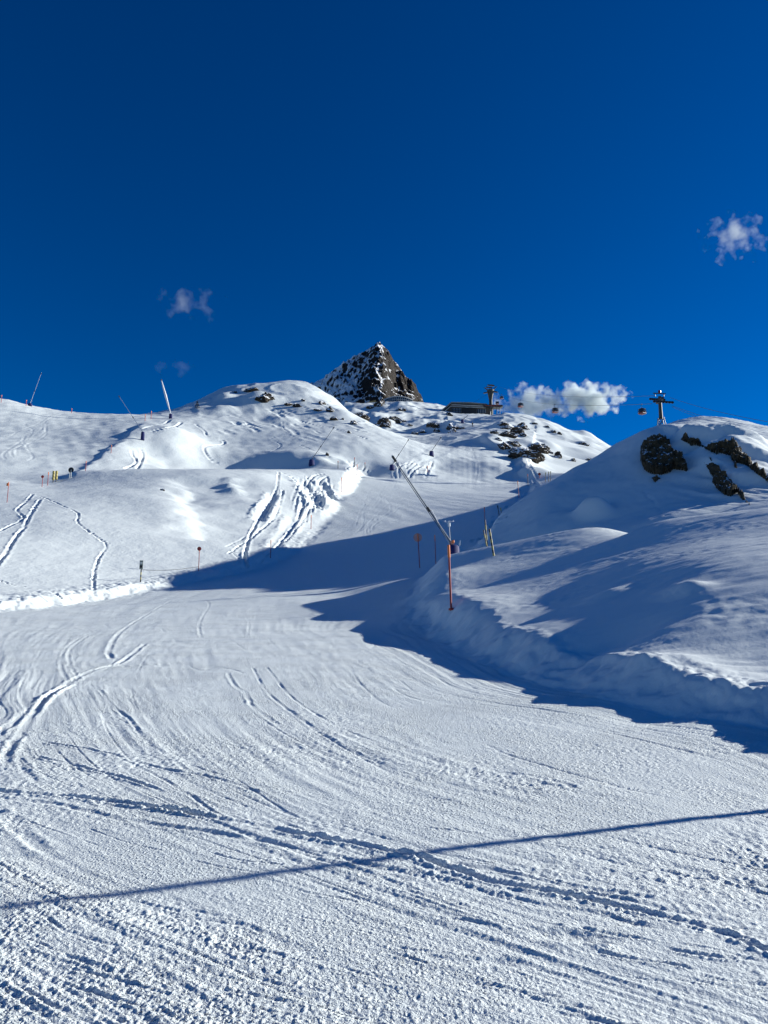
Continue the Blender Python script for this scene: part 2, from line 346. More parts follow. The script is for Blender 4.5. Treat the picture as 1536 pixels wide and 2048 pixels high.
g1=1-np.abs(pnm(Sx/.5,Ax/11+3,155,pm)); h-=pm*.009*np.clip(g1-.965,0,1)/.035*smooth(aniso(1.2,3.5,156,pm)*2+.2)*c2(.12)
sc1=1-np.abs(aniso(.34,4.5,44,cut(.2)*pm)); h-=pm*cut(.2)*.003*np.clip(sc1-.93,0,1)/.07*smooth(aniso(1.3,2.2,45,pm)*2)
sc2=1-np.abs(aniso(.5,6.5,46,cut(.2)*pm)); h+=pm*cut(.2)*.005*np.clip(sc2-.90,0,1)/.10*smooth(aniso(1.1,1.6,47,pm)*2)*(.6+.8*nf(.12,48,cut(.1)*pm))
h+=heap*.008*pm*(Y<8)
# upper run: soft ribs down the fall line
um=smooth((Y-110)/40)*smooth((260-Y)/30)*((U>.03)&(U<.2))
h+=um*(.03*pnm(U/.006,L/.5,51,um)+.05*pnm(U/.016,L/.7,52,um)); h+=smooth((Y-60)/30)*pm*.05*pnm(X/1.5+Y/6,Y/9,53,pm)
# untouched, wind-worked snow everywhere else
om=(1-piste); 
mm=om*(dr>0)*smooth((60-Y)/20)              # right mound and hill
h+=mm*.014*pnm(X/.9,Y/.16+1.2*pn(X/1.5,Y/1.5,60),61,mm*cut(.16))*cut(.16)*smooth((X-2.5+2*pn(X/2,Y/2,62))/3)
h+=mm*.022*pnm(X/2.4,Y/.45+1.5*pn(X/3,Y/3,63),64,mm*cut(.45))*cut(.45)*smooth((X-3)/4)
h+=mm*(.004*nf(.30,65,mm*cut(.3))*cut(.3)+.010*nf(1.1,66,mm)+.03*nf(4.2,67,mm)+.0018*nf(.06,68,mm*cut(.06))*cut(.06))
hm=om*(dr>0)*smooth((Y-38)/6)*smooth((110-Y)/20)
h+=hm*(.10*nf(3.3,161,hm)+.05*nf(1.3,162,hm)+.022*nf(.5,163,hm)); h+=hm*smooth((U-.33)*8)*(.12*pnm((X+Z*1.2)/1.1,(Y+X)/5,164,hm)+.05*pnm((X+Z)/.4,Y/1.5,165,hm))
rp=smooth(nf(1.6,69,mm)*3-.6); h+=mm*rp*.010*nf(.22,70,mm*cut(.22))*cut(.22)
lm=om*(dr<=0)
h+=lm*(.010*nf(.55,71,lm*cut(.55))*cut(.55)+.026*nf(1.6,72,lm*cut(1.6))*cut(1.6)+.11*nf(6,73,lm)+.22*nf(17,74,lm))
h+=lm*smooth((Y-85)/40)*(.04*pnm((X+.5*Y)/2.0,(Y-.5*X)/12,75,lm)+.09*nf(2.6,76,lm)+.5*nf(38,77,lm))
rg=(1-np.abs(nf(9,78,lm)))**4; h+=lm*smooth((Y-150)/60)*.35*rg
farm=smooth((Y-250)/60); h+=farm*(1.0*nf(14,79,farm)+.45*nf(5,80,farm)+.3*(1-np.abs(nf(8,81,farm)))**3)*np.where((U<.085)|(U>.16),1,.15)
# broken lumps on the lips of both banks
cl=np.exp(-((dl-1.1)/1.1)**2)*(dl>-.6)*smooth((90-Y)/30); h+=cl*(.12*np.abs(nf(.8,82,cl*cut(.5)))+.10*np.abs(nf(.4,83,cl*cut(.4)))*cut(.4))
cr=np.exp(-((dr-.75)/.45)**2)*smooth((34-Y)/8)*(.35+smooth((X-3)/2)); h+=cr*np.interp(Y,[12,17],[1,.35])*(.045*np.abs(nf(.45,84,cr))+.045*np.abs(nf(.17,85,cr*cut(.17)))*cut(.17))
cf=np.exp(-((dr+.1)/.9)**2); h+=cf*.008*pnm(ar/3,dr/.25,86,cf); bf=smooth((dr+.3)/.4)*smooth((np.interp(Y,[10,16,20,30],[1.6,1.4,1.0,1.0])-dr)/.5)*smooth((38-Y)/8); h+=bf*(.030*pnm(ar/1.4,dr/.35,87,bf)+.022*nf(.45,88,bf)+.010*nf(.16,89,bf*cut(.16))*cut(.16))
Z+=h
# ------------------------------------------------------------------ ski tracks, plus one cable shadow cut as a groove
big=[  # width, depth, raised rim
 ([(-40,1578),(120,1592),(250,1606),(400,1630),(550,1658),(700,1686),(830,1712),(968,1757),(1118,1788),(1268,1820),(1400,1852),(1536,1900),(1600,1925)],.026,.016,.7),
 ([(-40,1590),(130,1612),(250,1640),(420,1664),(600,1697),(760,1735),(900,1762),(1040,1800),(1200,1832),(1320,1856)],.030,.009,.4),
 ([(90,1484),(200,1503),(320,1536),(430,1556),(520,1585)],.020,.008,.7),
 ([(70,1512),(170,1536),(260,1560),(330,1585)],.018,.009,.8),
 ([(180,1490),(330,1560),(450,1640)],.016,.004,.6),
 ([(-20,1480),(60,1420),(135,1367),(190,1340),(240,1326),(290,1288)],.045,.007,1.3),
 ([(5,1530),(25,1490),(55,1445),(90,1400),(140,1368)],.04,.010,1.2),
 ([(138,1366),(122,1335),(124,1310),(145,1285),(200,1255)],.03,.004,1.0),
 ([(160,1360),(140,1330),(140,1300),(175,1272)],.03,.004,1.0),
 ([(222,1318),(218,1300),(240,1265),(300,1225),(345,1200)],.05,.009,1.0),
 ([(402,1275),(398,1255),(404,1235),(418,1212),(412,1200)],.04,.008,.8),([(495,1270),(498,1245),(488,1225),(503,1208)],.03,.006,.8),
 ([(232,1333),(400,1324),(560,1312),(690,1298)],.030,.010,.3),  # not a track: thin cast shadow of a cable, shaped as a shallow groove
 ([(505,1335),(540,1390),(620,1450),(700,1500),(768,1530)],.022,.006,.5),
 ([(530,1330),(590,1400),(690,1460),(800,1500)],.02,.005,.5),
 ([(200,1380),(235,1420),(260,1440),(300,1490),(340,1512),(380,1545),(420,1552)],.022,.0045,.9),
 ([(860,1720),(1000,1742),(1160,1775),(1330,1800)],.022,.008,.7),
 ([(1000,1546),(1050,1550),(1110,1562),(1160,1580)],.03,.010,1.0),
 ([(950,1738),(1100,1752),(1220,1772)],.04,.006,.5),
 ([(-20,1618),(30,1650),(70,1690),(110,1710)],.04,.007,1.0),
 ([(-30,1712),(60,1716),(150,1712)],.05,.008,.4),
 ([(1040,1868),(1150,1872),(1260,1880)],.05,.016,.6),([(830,1910),(930,1922),(1060,1930)],.03,.010,.7),
 ([(455,1345),(470,1372),(490,1385),(505,1412),(530,1432),(560,1450)],.028,.005,1.2)]
for i in range(120):   # short edge scars left by turning skis
    y0=1300+740*random.random()**.8; x0=random.uniform(0,1500)
    if y0<1300+.33*(x0-600): continue
    x=x0;y=y0;p=[(x,y)]
    for j in range(3):
        k=(y-1250)/800; x+=random.uniform(25,60)*(.5+k); y+=random.uniform(4,12)*(.5+k)+max(0,(500-x)/500)*16; p.append((x,y))
    big.append((p,random.uniform(.006,.013),random.uniform(.002,.005),random.uniform(.3,.8)))
for k,(p,w,d_,rm) in enumerate(big): track(p,w,d_,rm,rough=.7 if rm>.5 else .3,seed=100+3*k,n=4,wob=.5*w)
bank=[
 ([(66,988),(52,1004),(34,1021),(48,1036),(18,1053),(-10,1066)],.30,.30),
 ([(81,999),(62,1027),(47,1056),(26,1082),(13,1105),(-8,1132)],.34,.34),
 ([(80,992),(102,1001),(130,1014),(156,1027),(155,1043),(169,1057),(198,1077),(213,1092),(200,1113),(190,1137),(187,1168),(190,1188)],.22,.26),
 ([(-10,1158),(39,1173),(99,1182),(125,1199)],.18,.20),
 ([(205,1080),(240,1100),(275,1120)],.12,.08),
 ([(558,944),(553,978),(540,999),(521,1030),(506,1061),(498,1077),(490,1108),(493,1136)],.36,.40),
 ([(566,980),(563,995),(553,1025),(542,1043),(516,1064),(500,1080)],.34,.38),
 ([(451,1094),(477,1082),(498,1069)],.25,.22),([(456,1108),(482,1090),(502,1078)],.25,.22),([(456,1100),(478,1118),(488,1136)],.2,.18),
 ([(610,983),(607,1012),(589,1048),(563,1082),(540,1103),(514,1126)],.40,.42),
 ([(622,1015),(600,1050),(570,1085)],.35,.3),
 ([(560,944),(586,957),(605,978),(631,994),(636,1012),(659,1017)],.50,.5),
 ([(615,972),(621,960),(631,951),(651,947)],.45,.45),
 ([(633,982),(638,965),(646,957),(655,955),(659,978),(675,996)],.50,.5),
 ([(600,990),(620,1003),(650,1016)],.45,.4)]
for k,(p,w,d_) in enumerate(bank): track(p,w*.34,d_*.30,.45,rough=.5,seed=200+3*k,n=5,ymin=25,wob=.10)
for k,(pp,w,d_) in enumerate([([(598,958),(612,975),(628,992),(640,1015),(652,1022)],.9,.55),([(640,960),(655,985),(668,1000)],.6,.35),([(548,985),(535,1010),(515,1045)],.5,.25),([(590,1035),(565,1070),(545,1095)],.5,.25)]): track(pp,w,d_,.35,rough=1.2,seed=260+3*k,n=5,ymin=25)
for k in range(16):
    x0,y0=random.uniform(600,668),random.uniform(950,1000); f=random.uniform(-.3,1)
    track([(x0,y0),(x0-6*f,y0+14),(x0-22*f,y0+32),(x0-30*f,y0+46)],random.uniform(.10,.2),random.uniform(.05,.12),.6,rough=1.0,seed=275+k,n=4,ymin=50)
for k in range(30):   # wind scours and half-buried ledges on the middle hill
    x0,y0=random.uniform(430,760),random.uniform(795,880); track([(x0,y0),(x0+random.uniform(8,22),y0+random.uniform(2,9)),(x0+random.uniform(24,50),y0+random.uniform(6,20))],random.uniform(.3,.8),random.uniform(.08,.22),.5,rough=1.0,seed=320+k,n=3,ymin=125)
farT=[([(390,848),(409,862),(415,872),(445,881),(445,889),(409,894),(419,917),(441,930)],.45,.35),
 ([(565,842),(568,858),(588,872),(542,876),(562,891),(542,904)],.3,.2),
 ([(364,844),(352,852),(321,858),(300,864)],.5,.4),([(340,840),(330,847),(300,853),(286,858)],.5,.4),
 ([(279,896),(285,907),(282,922),(274,938)],.45,.4),([(264,900),(265,910),(273,921),(269,929),(249,938)],.4,.35),
 ([(540,810),(600,842),(680,860),(740,880)],.3,.25),([(600,890),(660,915),(700,930)],.3,.2),
 ([(1040,925),(1050,940),(1062,955),(1075,972)],.35,.3),([(1055,918),(1065,940),(1078,958)],.35,.3),
 ([(940,885),(948,910),(955,935),(950,965)],.25,.12),([(880,880),(900,895),(1000,905)],.2,.12)]
for k,(p,w,d_) in enumerate(farT): track(p,w*.55,d_*.42,.4,rough=.5,seed=300+3*k,n=5,ymin=100)
for k in range(9):   # short wavering turns on the left slopes and beside the run
    x0,y0=random.uniform(0,230),random.uniform(850,940); p=[(x0,y0)]
    for j in range(4): p.append((p[-1][0]+random.uniform(-28,28)+12,p[-1][1]-random.uniform(8,18)))
    track(p,.2,.022,.5,seed=400+k,n=4,ymin=95)
for k in range(26):
    x0,y0=random.uniform(790,862),random.uniform(930,960); 
    track([(x0,y0),(x0+random.uniform(-6,10),y0-8),(x0+random.uniform(-4,18),y0-16)],.2,.09,.7,seed=450+k,n=3,ymin=120)
for k in range(14):
    x0,y0=random.uniform(690,735),random.uniform(925,950)
    track([(x0,y0),(x0+random.uniform(-6,6),y0-6),(x0+random.uniform(-6,10),y0-12)],.18,.07,.7,seed=480+k,n=3,ymin=90)
for k in range(10):
    x0,y0=random.uniform(700,760),random.uniform(1000,1080)
    track([(x0,y0),(x0+random.uniform(0,20),y0-20),(x0+random.uniform(10,50),y0-45),(x0+random.uniform(20,70),y0-70)],.09,.015,.5,seed=500+k,n=3)
for k in range(36):   # footsteps and turns along the fence line
    f=k/36; x0=940+f*110+random.uniform(-8,8); y0=1085-f*105+random.uniform(-3,10)
    track([(x0,y0),(x0+random.uniform(5,14),y0-random.uniform(2,6))],.14,.08,.8,seed=530+k,n=3,ymin=40)
for k in range(14):
    x0,y0=1290+k*3.2+random.uniform(-3,3),985+k*3.6+random.uniform(-2,2); lump(x0,y0,-.05,.12,.16,38)
# ------------------------------------------------------------------ meshes for the ground
def link(o,parent=None):
    sc.collection.objects.link(o)
    if parent: o.parent=parent
    return o
def tag(o,label=None,cat=None,group=None,kind=None):
    if label: o['label']=label
    if cat: o['category']=cat
    if group: o['group']=group
    if kind: o['kind']=kind
    return o
def N(nt,t,**kw):
    n=nt.nodes.new(t)
    for k,v in kw.items():
        if k in n.inputs: n.inputs[k].default_value=v
        else: setattr(n,k,v)
    return n
def newmat(name):
    m_=bpy.data.materials.new(name); m_.use_nodes=True; nt=m_.node_tree; nt.nodes.clear()
    b=N(nt,'ShaderNodeBsdfPrincipled'); o=N(nt,'ShaderNodeOutputMaterial'); nt.links.new(b.outputs[0],o.inputs[0]); return m_,nt,b
def snow_mat(name,scales,streak=None,crumbs=False,tint=(.735,.785,.785)):
    m_,nt,b=newmat(name); b.inputs['Roughness'].default_value=.62; b.inputs['Specular IOR Level'].default_value=.35
    tc=N(nt,'ShaderNodeTexCoord'); prev=None
    for s_,dist in scales:
        n=N(nt,'ShaderNodeTexNoise',Scale=s_,Detail=3.0,Roughness=.6); nt.links.new(tc.outputs['Object'],n.inputs['Vector'])
        bp=N(nt,'ShaderNodeBump',Strength=1.0,Distance=dist); nt.links.new(n.outputs['Fac'],bp.inputs['Height'])
        if prev: nt.links.new(prev.outputs[0],bp.inputs['Normal'])
        prev=bp
    if streak:
        uv=N(nt,'ShaderNodeAttribute',attribute_name='stream')
        for (a,c,dist) in streak:
            mp=N(nt,'ShaderNodeVectorMath',operation='MULTIPLY'); mp.inputs[1].default_value=(a,c,1); nt.links.new(uv.outputs['Vector'],mp.inputs[0])
            n=N(nt,'ShaderNodeTexNoise',Scale=1.0,Detail=3.0,Roughness=.65); nt.links.new(mp.outputs[0],n.inputs['Vector'])
            bp=N(nt,'ShaderNodeBump',Strength=1.0,Distance=dist); nt.links.new(n.outputs['Fac'],bp.inputs['Height']); nt.links.new(prev.outputs[0],bp.inputs['Normal']); prev=bp
    if crumbs:   # loose crumbs, thicker in patches
        nm=N(nt,'ShaderNodeTexNoise',Scale=1.1,Detail=3.0); nt.links.new(tc.outputs['Object'],nm.inputs['Vector'])
        for s_,dist in ((34,.008),(70,.0055)):
            wv=N(nt,'ShaderNodeTexNoise',Scale=s_*.6,Detail=2.0); nt.links.new(tc.outputs['Object'],wv.inputs['Vector'])
            av=N(nt,'ShaderNodeVectorMath',operation='MULTIPLY_ADD'); av.inputs[1].default_value=(.03,.03,.03); nt.links.new(wv.outputs['Color'],av.inputs[0]); nt.links.new(tc.outputs['Object'],av.inputs[2])
            vo=N(nt,'ShaderNodeTexVoronoi',Scale=s_); nt.links.new(av.outputs[0],vo.inputs['Vector'])
            mr_=N(nt,'ShaderNodeMapRange'); mr_.inputs['From Min'].default_value=.05; mr_.inputs['From Max'].default_value=.45; mr_.inputs['To Min'].default_value=1; mr_.inputs['To Max'].default_value=0; nt.links.new(vo.outputs['Distance'],mr_.inputs['Value'])
            mk=N(nt,'ShaderNodeMapRange'); mk.inputs['From Min'].default_value=.38; mk.inputs['From Max'].default_value=.62; mk.inputs['To Min'].default_value=.15; nt.links.new(nm.outputs['Fac'],mk.inputs['Value'])
            mu=N(nt,'ShaderNodeMath',operation='MULTIPLY'); nt.links.new(mr_.outputs[0],mu.inputs[0]); nt.links.new(mk.outputs[0],mu.inputs[1])
            bp=N(nt,'ShaderNodeBump',Strength=1.0,Distance=dist); nt.links.new(mu.outputs[0],bp.inputs['Height']); nt.links.new(prev.outputs[0],bp.inputs['Normal']); prev=bp
    nt.links.new(prev.outputs[0],b.inputs['Normal'])
    n=N(nt,'ShaderNodeTexNoise',Scale=.35,Detail=4.0); nt.links.new(tc.outputs['Object'],n.inputs['Vector'])
    mx=N(nt,'ShaderNodeMixRGB'); mx.inputs[1].default_value=(*tint,1); mx.inputs[2].default_value=(tint[0]*.95,tint[1]*.965,tint[2]*.985,1)
    nt.links.new(n.outputs['Fac'],mx.inputs[0]); nt.links.new(mx.outputs[0],b.inputs['Base Color'])
    return m_
M_piste=snow_mat('piste_snow',[(9,.005),(38,.008),(75,.006),(160,.004)],streak=[(22,2.6,.0028),(5,.35,.004)],crumbs=True)
M_wind=snow_mat('wind_snow',[(3,.008),(18,.005),(110,.003)])
M_far=snow_mat('deep_snow',[(.9,.05),(4,.03),(22,.008)])
co=np.stack([X,Y,Z],-1).reshape(-1,3)
idx=np.arange(NR*NC).reshape(NR,NC)
quads=np.stack([idx[:-1,:-1],idx[:-1,1:],idx[1:,1:],idx[1:,:-1]],-1)
Yq,Uq,mq=Y[:-1,:-1],U[:-1,:-1],m[:-1,:-1]; drq,dlq=dr[:-1,:-1],dl[:-1,:-1]
cls=np.full(Yq.shape,4)
cls[(drq<=.0)&(dlq<=.0)&(Yq<250)]=0
cls[(drq>0)&(Yq<41)]=1
cls[(drq>0)&(Yq>=41)&(Yq<112)]=2
cls[(dlq>0)&(Yq<112)]=3
cls[(Yq>=112)&(Uq<-.295-(Yq-112)*.00005)&(Yq<240)&(cls==4)]=5
cls[(Yq>=112)&(Yq<250)&(Uq>=.17)&(cls==4)]=6
cls[(Yq>=240)&(cls==4)]=6
# normals of the whole sheet so that the pieces join without a seam
def grad(A): 
    gu=np.gradient(A,axis=1); gl=np.gradient(A,axis=0); return gu,gl
Xu,Xl=grad(X);Yu,Yl=grad(Y);Zu,Zl=grad(Z)
nx=Yu*Zl-Zu*Yl; ny=Zu*Xl-Xu*Zl; nz_=Xu*Yl-Yu*Xl
nl=np.sqrt(nx*nx+ny*ny+nz_*nz_); NRM=np.stack([nx/nl,ny/nl,nz_/nl],-1).reshape(-1,3)
def sheet(name,k,mat):
    q=quads[cls==k]
    used=np.zeros(NR*NC,bool); used[q.ravel()]=True; remap=np.cumsum(used)-1; q=remap[q]; v=co[used]
    me=bpy.data.meshes.new(name); me.vertices.add(len(v)); me.vertices.foreach_set('co',v.ravel())
    me.loops.add(q.size); me.loops.foreach_set('vertex_index',q.ravel().astype(np.int32))
    me.polygons.add(len(q)); me.polygons.foreach_set('loop_start',np.arange(0,q.size,4,dtype=np.int32))
    me.polygons.foreach_set('use_smooth',np.ones(len(q),bool)); me.update(calc_edges=True); 
    a=me.attributes.new('stream','FLOAT_VECTOR','POINT'); a.data.foreach_set('vector',np.stack([Sx.ravel()[used],Ax.ravel()[used],np.zeros(used.sum())],-1).ravel())
    me.normals_split_custom_set_from_vertices(NRM[used])
    me.materials.append(mat); o=bpy.data.objects.new(name,me); link(o); tag(o,kind='structure'); return o
sheet('ski_piste',0,M_piste); sheet('snow_mound',1,M_wind); sheet('right_hill',2,M_wind); sheet('snow_bank',3,M_far)
sheet('middle_hill',4,M_far); sheet('left_slope',5,M_far); sheet('mountain_ridge',6,M_far)
# ------------------------------------------------------------------ mesh builder and materials for things
class MB:
    def __init__(s): s.v=[]; s.f=[]
    def add(s,v,f): n=len(s.v); s.v+=[tuple(p) for p in v]; s.f+=[tuple(i+n for i in q) for q in f]; return s
    def tube(s,p0,p1,r0,r1=None,n=8,cap=True):
        r1=r0 if r1 is None else r1; p0=Vector(p0); p1=Vector(p1); d=(p1-p0).normalized()
        a=d.orthogonal().normalized(); b=d.cross(a); v=[];f=[]
        for p,r in ((p0,r0),(p1,r1)):
            for k in range(n): t=2*math.pi*k/n; v.append(p+a*r*math.cos(t)+b*r*math.sin(t))
        for k in range(n): f.append((k,(k+1)%n,n+(k+1)%n,n+k))
        if cap: f+= [tuple(range(n-1,-1,-1)),tuple(range(n,2*n))]
        return s.add(v,f)
    def path(s,pts,r,n=6):
        pts=[Vector(p) for p in pts]; v=[];f=[]
        for i,p in enumerate(pts):
            d=(pts[min(i+1,len(pts)-1)]-pts[max(i-1,0)]).normalized()
            a=d.cross(Vector((0.03,0.02,1))).normalized(); b=d.cross(a)
            for k in range(n): t=2*math.pi*k/n; v.append(p+a*r*math.cos(t)+b*r*math.sin(t))
        for i in range(len(pts)-1):
            for k in range(n): f.append((i*n+k,i*n+(k+1)%n,(i+1)*n+(k+1)%n,(i+1)*n+k))
        return s.add(v,f)
    def box(s,c,sz,rz=0,bev=0.0,taper=1.0,tilt=(0,0)):
        c=Vector(c); x,y,z=[q/2 for q in sz]; R=Matrix.Rotation(rz,3,'Z')@Matrix.Rotation(tilt[0],3,'X')@Matrix.Rotation(tilt[1],3,'Y')
        b=min(bev,x*.9,y*.9,z*.9)
        if b<=0:
            v=[Vector((sx*x*(taper if sz_>0 else 1),sy*y*(taper if sz_>0 else 1),sz_*z)) for sz_ in (-1,1) for sy in (-1,1) for sx in (-1,1)]
            f=[(0,2,3,1),(4,5,7,6),(0,1,5,4),(2,6,7,3),(0,4,6,2),(1,3,7,5)]
            return s.add([c+R@p for p in v],f)
        ring=lambda zz,k,tp:[Vector((px*tp,py*tp,zz)) for px,py in ((-x+k,-y),(x-k,-y),(x,-y+k),(x,y-k),(x-k,y),(-x+k,y),(-x,y-k),(-x,-y+k))]
        v=[]
        for zz,ins,tp in ((-z,b,1),(-z+b,0,1),(z-b,0,taper),(z,b,taper)):
            q=ring(zz,b,tp)
            if ins: q=[Vector((p.x*(1-b/x),p.y*(1-b/y),p.z)) for p in q]
            v+=q
        f=[tuple(range(7,-1,-1)),tuple(range(24,32))]
        for r in range(3):
            for k in range(8): f.append((r*8+k,r*8+(k+1)%8,(r+1)*8+(k+1)%8,(r+1)*8+k))
        return s.add([c+R@p for p in v],f)
    def disc(s,c,r,th,n=20,axis=(0,1,0)):
        a=Vector(axis).normalized()*th/2; return s.tube(Vector(c)-a,Vector(c)+a,r,r,n)
    def lathe(s,prof,n=14,c=(0,0,0)):
        c=Vector(c); v=[];f=[]
        for r,z in prof:
            for k in range(n): t=2*math.pi*k/n; v.append(c+Vector((r*math.cos(t),r*math.sin(t),z)))
        for i in range(len(prof)-1):
            for k in range(n): f.append((i*n+k,i*n+(k+1)%n,(i+1)*n+(k+1)%n,(i+1)*n+k))
        f+= [tuple(range(n-1,-1,-1)),tuple(range((len(prof)-1)*n,len(prof)*n))]
        return s.add(v,f)
    def prism(s,poly,d0,d1,R=None):
        """polygon in x,z extruded along y"""
        n=len(poly); v=[Vector((x,d0,z)) for x,z in poly]+[Vector((x,d1,z)) for x,z in poly]
        f=[tuple(range(n)),tuple(range(2*n-1,n-1,-1))]+[(k,n+k,n+(k+1)%n,(k+1)%n) for k in range(n)]
        return s.add([R@p for p in v] if R else v,f)
    def build(s,name,mat,parent=None,smooth=False,loc=(0,0,0),rz=0):
        me=bpy.data.meshes.new(name); me.from_pydata([tuple(p) for p in s.v],[],s.f); me.update()
        if smooth:
            me.polygons.foreach_set('use_smooth',[True]*len(me.polygons))
            me.set_sharp_from_angle(angle=math.radians(45))
        me.materials.append(mat); o=bpy.data.objects.new(name,me); link(o,parent); o.location=loc; o.rotation_euler=(0,0,rz); return o
def empty(name,loc,label,cat,group=None,rz=0,scale=1.0):
    o=bpy.data.objects.new(name,None); o.location=loc; o.rotation_euler=(0,0,rz); o.scale=(scale,)*3; o.empty_display_size=.2
    link(o); tag(o,label,cat,group); return o
def copy_tree(o,loc,label,rz=None,scale=None,parent=None):
    c=o.copy(); link(c,parent)
    if parent is None:
        c.location=loc; c['label']=label
        if rz is not None: c.rotation_euler=(0,0,rz)
        if scale is not None: c.scale=(scale,)*3
    for ch in o.children: copy_tree(ch,None,None,parent=c)
    return c
def mat(name,col,rough=.5,metal=0,spec=.5,var=.12,sc_=6,bump=0,bs=30):
    m_,nt,b=newmat(name); b.inputs['Roughness'].default_value=rough; b.inputs['Metallic'].default_value=metal; b.inputs['Specular IOR Level'].default_value=spec
    tc=N(nt,'ShaderNodeTexCoord'); n=N(nt,'ShaderNodeTexNoise',Scale=sc_,Detail=4.0); nt.links.new(tc.outputs['Object'],n.inputs['Vector'])
    mx=N(nt,'ShaderNodeMixRGB'); mx.inputs[1].default_value=(*[c*(1-var) for c in col],1); mx.inputs[2].default_value=(*[min(1,c*(1+var)) for c in col],1)
    nt.links.new(n.outputs['Fac'],mx.inputs[0]); nt.links.new(mx.outputs[0],b.inputs['Base Color'])
    if bump:
        n2=N(nt,'ShaderNodeTexNoise',Scale=bs,Detail=4.0); nt.links.new(tc.outputs['Object'],n2.inputs['Vector'])
        bp=N(nt,'ShaderNodeBump',Distance=bump); nt.links.new(n2.outputs['Fac'],bp.inputs['Height']); nt.links.new(bp.outputs[0],b.inputs['Normal'])
    return m_
M={}
M['red']=mat('signal_red_paint',(.42,.035,.02),.45); M['orange']=mat('orange_band',(.85,.19,.03),.5)
M['dred']=mat('weathered_red',(.33,.03,.035),.55); M['yellow']=mat('yellow_paint',(.40,.33,.10),.55); M['black']=mat('black_paint',(.015,.015,.018),.5)
M['alu']=mat('brushed_aluminium',(.55,.57,.6),.35,.9); M['galv']=mat('galvanised_steel',(.20,.215,.235),.5,.6); M['steel']=mat('dark_painted_steel',(.03,.033,.037),.5,.2)
M['blue']=mat('navy_padding',(.012,.018,.12),.7,bump=.006); M['white']=mat('white_plastic',(.75,.75,.75),.4); M['wood']=mat('weathered_wood',(.20,.12,.06),.8)
M['conc']=mat('tower_paint',(.03,.035,.036),.6); M['glass']=mat('dark_window_glass',(.03,.045,.06),.12,0,.8); M['cabin']=mat('dark_cabin_shell',(.03,.03,.035),.3)
M['cabred']=mat('red_cabin_skirt',(.17,.03,.03),.35); M['roof']=mat('grey_sheet_roof',(.23,.25,.26),.5,.3); M['wall']=mat('dark_timber_wall',(.07,.06,.055),.8)
M['light']=mat('pale_panel',(.45,.46,.47),.6); M['rope']=mat('steel_rope',(.03,.03,.035),.6); M['ochre']=mat('ochre_timber',(.45,.30,.12),.8)
M['signw']=mat('sign_face',(.55,.56,.52),.5); M['skin']=mat('skin',(.5,.3,.22),.6); M['jacket']=mat('dark_jacket',(.05,.02,.02),.8); M['trouser']=mat('black_trousers',(.015,.015,.02),.8)
M['needle']=mat('dark_needles',(.012,.022,.012),.9); M['bark']=mat('bark',(.06,.04,.03),.9)
def rock_mat(name,dark,light,snowcol=(.86,.88,.91),snow_lo=.55,snow_hi=.75,attr=None,sc_=1.0,amt=1.0):
    m_,nt,b=newmat(name); lk=nt.links.new; b.inputs['Roughness'].default_value=.85; b.inputs['Specular IOR Level'].default_value=.25
    tc=N(nt,'ShaderNodeTexCoord'); ge=N(nt,'ShaderNodeNewGeometry')
    n=N(nt,'ShaderNodeTexNoise',Scale=1.6*sc_,Detail=8.0,Roughness=.65); lk(ge.outputs['Position'],n.inputs['Vector'])
    r=N(nt,'ShaderNodeValToRGB'); r.color_ramp.elements[0].position=.32; r.color_ramp.elements[0].color=(*dark,1); r.color_ramp.elements[1].position=.72; r.color_ramp.elements[1].color=(*light,1); lk(n.outputs['Fac'],r.inputs[0])
    n2=N(nt,'ShaderNodeTexVoronoi',Scale=2.5*sc_); lk(ge.outputs['Position'],n2.inputs['Vector'])
    n3=N(nt,'ShaderNodeTexNoise',Scale=5*sc_,Detail=6.0,Roughness=.7); lk(ge.outputs['Position'],n3.inputs['Vector'])
    ad=N(nt,'ShaderNodeMath',operation='ADD'); lk(n2.outputs['Distance'],ad.inputs[0]); lk(n3.outputs['Fac'],ad.inputs[1])
    bp=N(nt,'ShaderNodeBump',Distance=.25/sc_,Strength=.9); lk(ad.outputs[0],bp.inputs['Height']); lk(bp.outputs[0],b.inputs['Normal'])
    # snow lying on ledges
    if attr:
        at=N(nt,'ShaderNodeAttribute',attribute_name=attr); src=at.outputs['Fac']; k=.35
    else:
        sp=N(nt,'ShaderNodeSeparateXYZ'); lk(ge.outputs['Normal'],sp.inputs[0]); src=sp.outputs['Z']; k=.45
    n4=N(nt,'ShaderNodeTexNoise',Scale=2.2*sc_,Detail=6.0,Roughness=.7); lk(ge.outputs['Position'],n4.inputs['Vector'])
    ma=N(nt,'ShaderNodeMath',operation='MULTIPLY_ADD'); ma.inputs[1].default_value=k; ma.inputs[2].default_value=-k/2; lk(n4.outputs['Fac'],ma.inputs[0])
    a2=N(nt,'ShaderNodeMath',operation='ADD'); lk(ma.outputs[0],a2.inputs[0]); lk(src,a2.inputs[1])
    mr_=N(nt,'ShaderNodeMapRange'); mr_.inputs['From Min'].default_value=snow_lo; mr_.inputs['From Max'].default_value=snow_hi; mr_.inputs['To Max'].default_value=amt; lk(a2.outputs[0],mr_.inputs['Value'])
    mx=N(nt,'ShaderNodeMixRGB'); lk(mr_.outputs[0],mx.inputs[0]); lk(r.outputs[0],mx.inputs[1]); mx.inputs[2].default_value=(*snowcol,1); lk(mx.outputs[0],b.inputs['Base Color'])
    return m_
M['rock']=rock_mat('snowy_dark_rock',(.012,.010,.009),(.09,.07,.05),snow_lo=.36,snow_hi=.46,sc_=.8)
